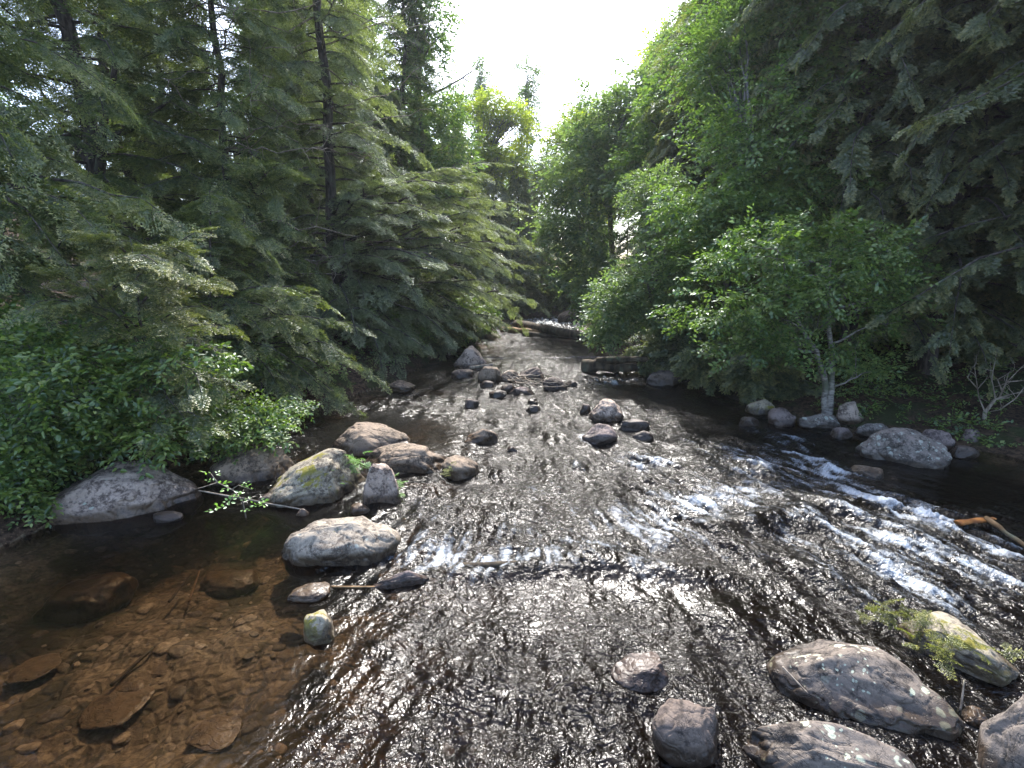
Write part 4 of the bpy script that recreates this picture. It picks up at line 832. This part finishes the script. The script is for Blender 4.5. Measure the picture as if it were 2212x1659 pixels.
# ---- fallen logs and wood
def log(a, b, rad, mat, label, name='fallen_log', taper=.8, wig=.02, rough=.25, n=16, stubs=0, cat='log', sag=0):
    w = Wood(); p = curve(a, b, n, sag, wig); w.add(p, rad*np.linspace(1, taper, n), 14, rough)
    for k in range(stubs):
        q = p[rs.randint(2, n-2)]; w.add(curve(q, q+np.array([rs.normal()*.4, rs.normal()*.3, rs.uniform(.1, .5)]), 5, 0, .2), .02*np.linspace(1, .3, 5), 4)
    o = w.build(name, mat, None, tuple(np.minimum(p[0], p[-1]))); return tag(o, label, cat)
def wp(px, py, z=0): return onwater(px, py, z)
log(wp(1116, 700, .3), wp(1268, 728, .25), .21, 'wetlog', 'thick dark log lying across the stream in the distance', stubs=4)
log(wp(1085, 712, .1), wp(1188, 720, .12), .15, 'orangelog', 'tan barkless log in front of the thick dark one', stubs=3)
log(wp(1130, 722, .05), wp(1245, 728, .03), .12, 'wetlog', 'thin dark log lying lowest in the distant water', stubs=2)
log(wp(1258, 792, .14), wp(1440, 790, .3), .18, 'wetlog', 'short thick dark log jutting from the right bank', stubs=2, rough=.7, taper=.7)
log(wp(1290, 778, .35), wp(1420, 776, .5), .09, 'wetlog', 'thin log lying on the short thick one at the right bank')
log(wp(1015, 795, .12), wp(1064, 788, .16), .055, 'deadwood', 'small bleached log end beside the tall grey slab')
log(wp(985, 1226, -.01), wp(1262, 1216, .0), .045, 'wetlog', 'long brown log just under the surface that forms a ledge in midstream', wig=.02)
log(wp(1590, 1160, -.12), wp(1830, 1330, -.06), .04, 'orangelog', 'long orange brown pole under the rippled water on the right')
log(wp(2070, 1130, .05), wp(2150, 1112, .12), .055, 'orangewood', 'wet orange slab of wood sticking out of the white water at the right', rough=1.1, taper=.5).scale = (1, 1, .45)
log(wp(2130, 1118, .1), wp(2260, 1210, .02), .022, 'orangelog', 'broken tan wood behind the orange slab at the right edge', rough=1., wig=.08)
log(wp(716, 1268, .0), wp(810, 1268, .01), .011, 'orangelog', 'thin orange stick floating below the pale boulder', name='stick', cat='stick')
log(wp(800, 1330, -.05), wp(812, 1270, -.0), .014, 'wetlog', 'short upright stick standing at the edge of the ripples', name='stick', cat='stick')
log(wp(1690, 1440, .16), wp(1745, 1498, .1), .006, 'deadwood', 'thin dry twig lying on the large lichen dotted boulder', name='twig', cat='twig')
log(wp(2074, 1535, .0), wp(2082, 1470, .1), .006, 'deadwood', 'pale bent twig standing in the gap beside the corner boulder', name='twig', cat='twig', sag=.1)
log(wp(430, 1060, .1), wp(650, 1100, .03), .009, 'deadwood', 'thin stick lying across the water below the mossy crested boulder', name='stick', cat='stick')
log(wp(365, 1300, -.2), wp(412, 1240, -.15), .012, 'wetlog', 'curved stick under the brown shallows left of the leafy sapling', name='stick', cat='stick')
log(wp(408, 1300, -.2), wp(430, 1235, -.12), .010, 'orangelog', 'orange forked root under the brown shallows', name='root', cat='root')
log(wp(240, 1480, -.2), wp(330, 1400, -.2), .014, 'wetlog', 'straight dark stick lying on the bed of the left shallows', name='stick', cat='stick')
# twig pile on the stone bar
w = Wood(); base = wp(1145, 822, .25); rt = np.random.RandomState(5)
for k in range(18):
    a = wp(rt.uniform(1085, 1130), rt.uniform(808, 822), rt.uniform(.15, .4)); b = wp(rt.uniform(1130, 1235), rt.uniform(815, 836), rt.uniform(.05, .35)); w.add(curve(a, b, 8, rt.uniform(-.15, .05), .2, rt), rt.uniform(.007, .018)*np.linspace(1, .4, 8), 4)
tag(w.build('brushwood', 'deadwood', None, tuple(base)), 'tangle of reddish grey twigs caught on the midstream stone bar', 'twig pile')
# dead bare sapling, right
o = L3(7.62, 8.2, -.05); dsap = empty('dead_sapling', o, 'bare grey dead sapling at the right edge with crooked forks', 'tree'); w = Wood()
def ar(px, py, Y=8.2): return at_rel(o, px, py, Y)
w.add([(0, 0, -.1), ar(2122, 940), ar(2128, 890), ar(2150, 862), ar(2180, 858)], [.04, .034, .03, .022, .014], 8)
for pts in [[(2128, 890), (2115, 860), (2108, 815), (2105, 790)], [(2150, 862), (2142, 820), (2145, 800), (2150, 780)], [(2158, 860), (2175, 825), (2205, 795)], [(2150, 862), (2190, 850), (2230, 840)], [(2160, 885), (2195, 860), (2240, 800)], [(2112, 840), (2090, 815)], [(2165, 845), (2155, 820), (2190, 800)], [(2175, 825), (2230, 820)]]:
    pts3 = np.array([ar(*p, 8.2+rs.normal()*.08) for p in pts]); w.add(pts3, .013*np.linspace(1, .3, len(pts3)), 5)
    for q in range(5):
        a_ = pts3[rs.randint(len(pts3))]; w.add(curve(a_, a_+rs.normal(size=3)*np.array([.16, .1, .12])+np.array([0, 0, .1]), 6, 0, .25), .006*np.linspace(1, .3, 6), 4)
w.build('trunk', 'deadwood', dsap)
# leafy sapling in the left shallows
o = tuple(wp(530, 1118, 0)); sap = empty('leafy_sapling', o, 'small bent sapling with a few bright leaves standing in the left shallows', 'plant'); w = Wood()
def as_(px, py, dy=0.): return at_rel(o, px, py, o[1]+dy)
st = [[(532, 1122), (525, 1085), (505, 1060), (470, 1042), (440, 1052), (415, 1058)], [(520, 1075), (545, 1080), (570, 1085)], [(512, 1068), (500, 1078), (478, 1098)], [(500, 1058), (515, 1048), (545, 1058)], [(470, 1042), (462, 1032), (455, 1022)]]
for s in st: w.add(np.array([as_(*p, .02*i) for i, p in enumerate(s)]), .008*np.linspace(1, .4, len(s)), 5)
w.build('stem', 'deadwood', sap)
lp = [(495, 1088), (505, 1080), (488, 1075), (510, 1070), (500, 1092), (520, 1068), (480, 1100), (472, 1104), (545, 1078), (555, 1082), (540, 1086), (565, 1090), (572, 1085), (500, 1050), (515, 1048), (525, 1055), (545, 1056), (465, 1040), (470, 1046), (455, 1022), (462, 1026), (522, 1100), (556, 1092)]
TS = [leaf_twig(np.random.RandomState(50+i), 4, .55, .6, near=True) for i in range(3)]
pos = np.array([as_(*p) for p in lp]); dd = np.random.RandomState(8).normal(size=(len(lp), 3)); dd[:, 2] = np.abs(dd[:, 2])*.3
foliage('leaves', TS, pos, dd, np.full(len(lp), .085), 'sapling', sap, np.random.RandomState(9))
# sprigs on rocks
def sprigs(px, py, z, n, rx, rz_, label, seed, s=.16, mat='moss_sprig', tm=None, cat='plant', name='fern_tuft'):
    r = np.random.RandomState(seed); o = tuple(wp(px, py, z)); root = empty(name, o, label, cat)
    p = r.normal(size=(n, 3))*np.array([rx, rx*.5, rz_]); d = r.normal(size=(n, 3))*np.array([1, 1, .4])+np.array([0, -.3, .2])
    foliage('fronds', tm or TH, p, d, s*r.uniform(.6, 1.3, n), mat, root, r); return root
sprigs(760, 1000, .30, 26, .10, .05, 'light green fern tuft on the right flank of the mossy crested boulder', 1, .16, 'sapling')
sprigs(715, 1030, .25, 12, .09, .06, 'small scattered green fronds on the front of the mossy crested boulder', 2, .11, 'sapling')
sprigs(858, 1045, .15, 16, .04, .08, 'green fern fringe on the right side of the upright grey stone', 3, .12, 'sapling')
sprigs(970, 1012, .15, 10, .05, .05, 'yellow mossy fringe on the small round boulder', 4, .1)
sprigs(2060, 1400, .22, 22, .17, .04, 'yellow green cedar sprigs draped over the mossy rock at the lower right', 5, .13)
sprigs(1985, 1345, .16, 14, .08, .05, 'cedar sprig growing up left of the mossy rock at the lower right', 6, .13)
sprigs(1895, 1320, .10, 12, .07, .04, 'lone yellow cedar twig trailing over the water left of the mossy rock', 7, .12)
# ---- pale volume added to lift the dark tones, also pales the distance
bm = bmesh.new(); bmesh.ops.create_cube(bm, size=1); me = bpy.data.meshes.new('added_haze'); bm.to_mesh(me); bm.free()
hz_ = bpy.data.objects.new('added_haze', me); sc.collection.objects.link(hz_); hz_.scale = (186, 166, 44); hz_.location = (0, 50, 19.5); hz_["kind"] = "stuff"; tag(hz_, 'thin pale veil added to lift the dark tones and pale the distant trees', 'added_haze')
hm = NT('added_haze_air'); pv = hm.n('VolumePrincipled'); pv.inputs['Density'].default_value = .0006; pv.inputs['Color'].default_value = (.85, .92, 1, 1); pv.inputs['Anisotropy'].default_value = .35
hm.l(pv.outputs[0], hm.out.inputs['Volume']); me.materials.append(hm.m)
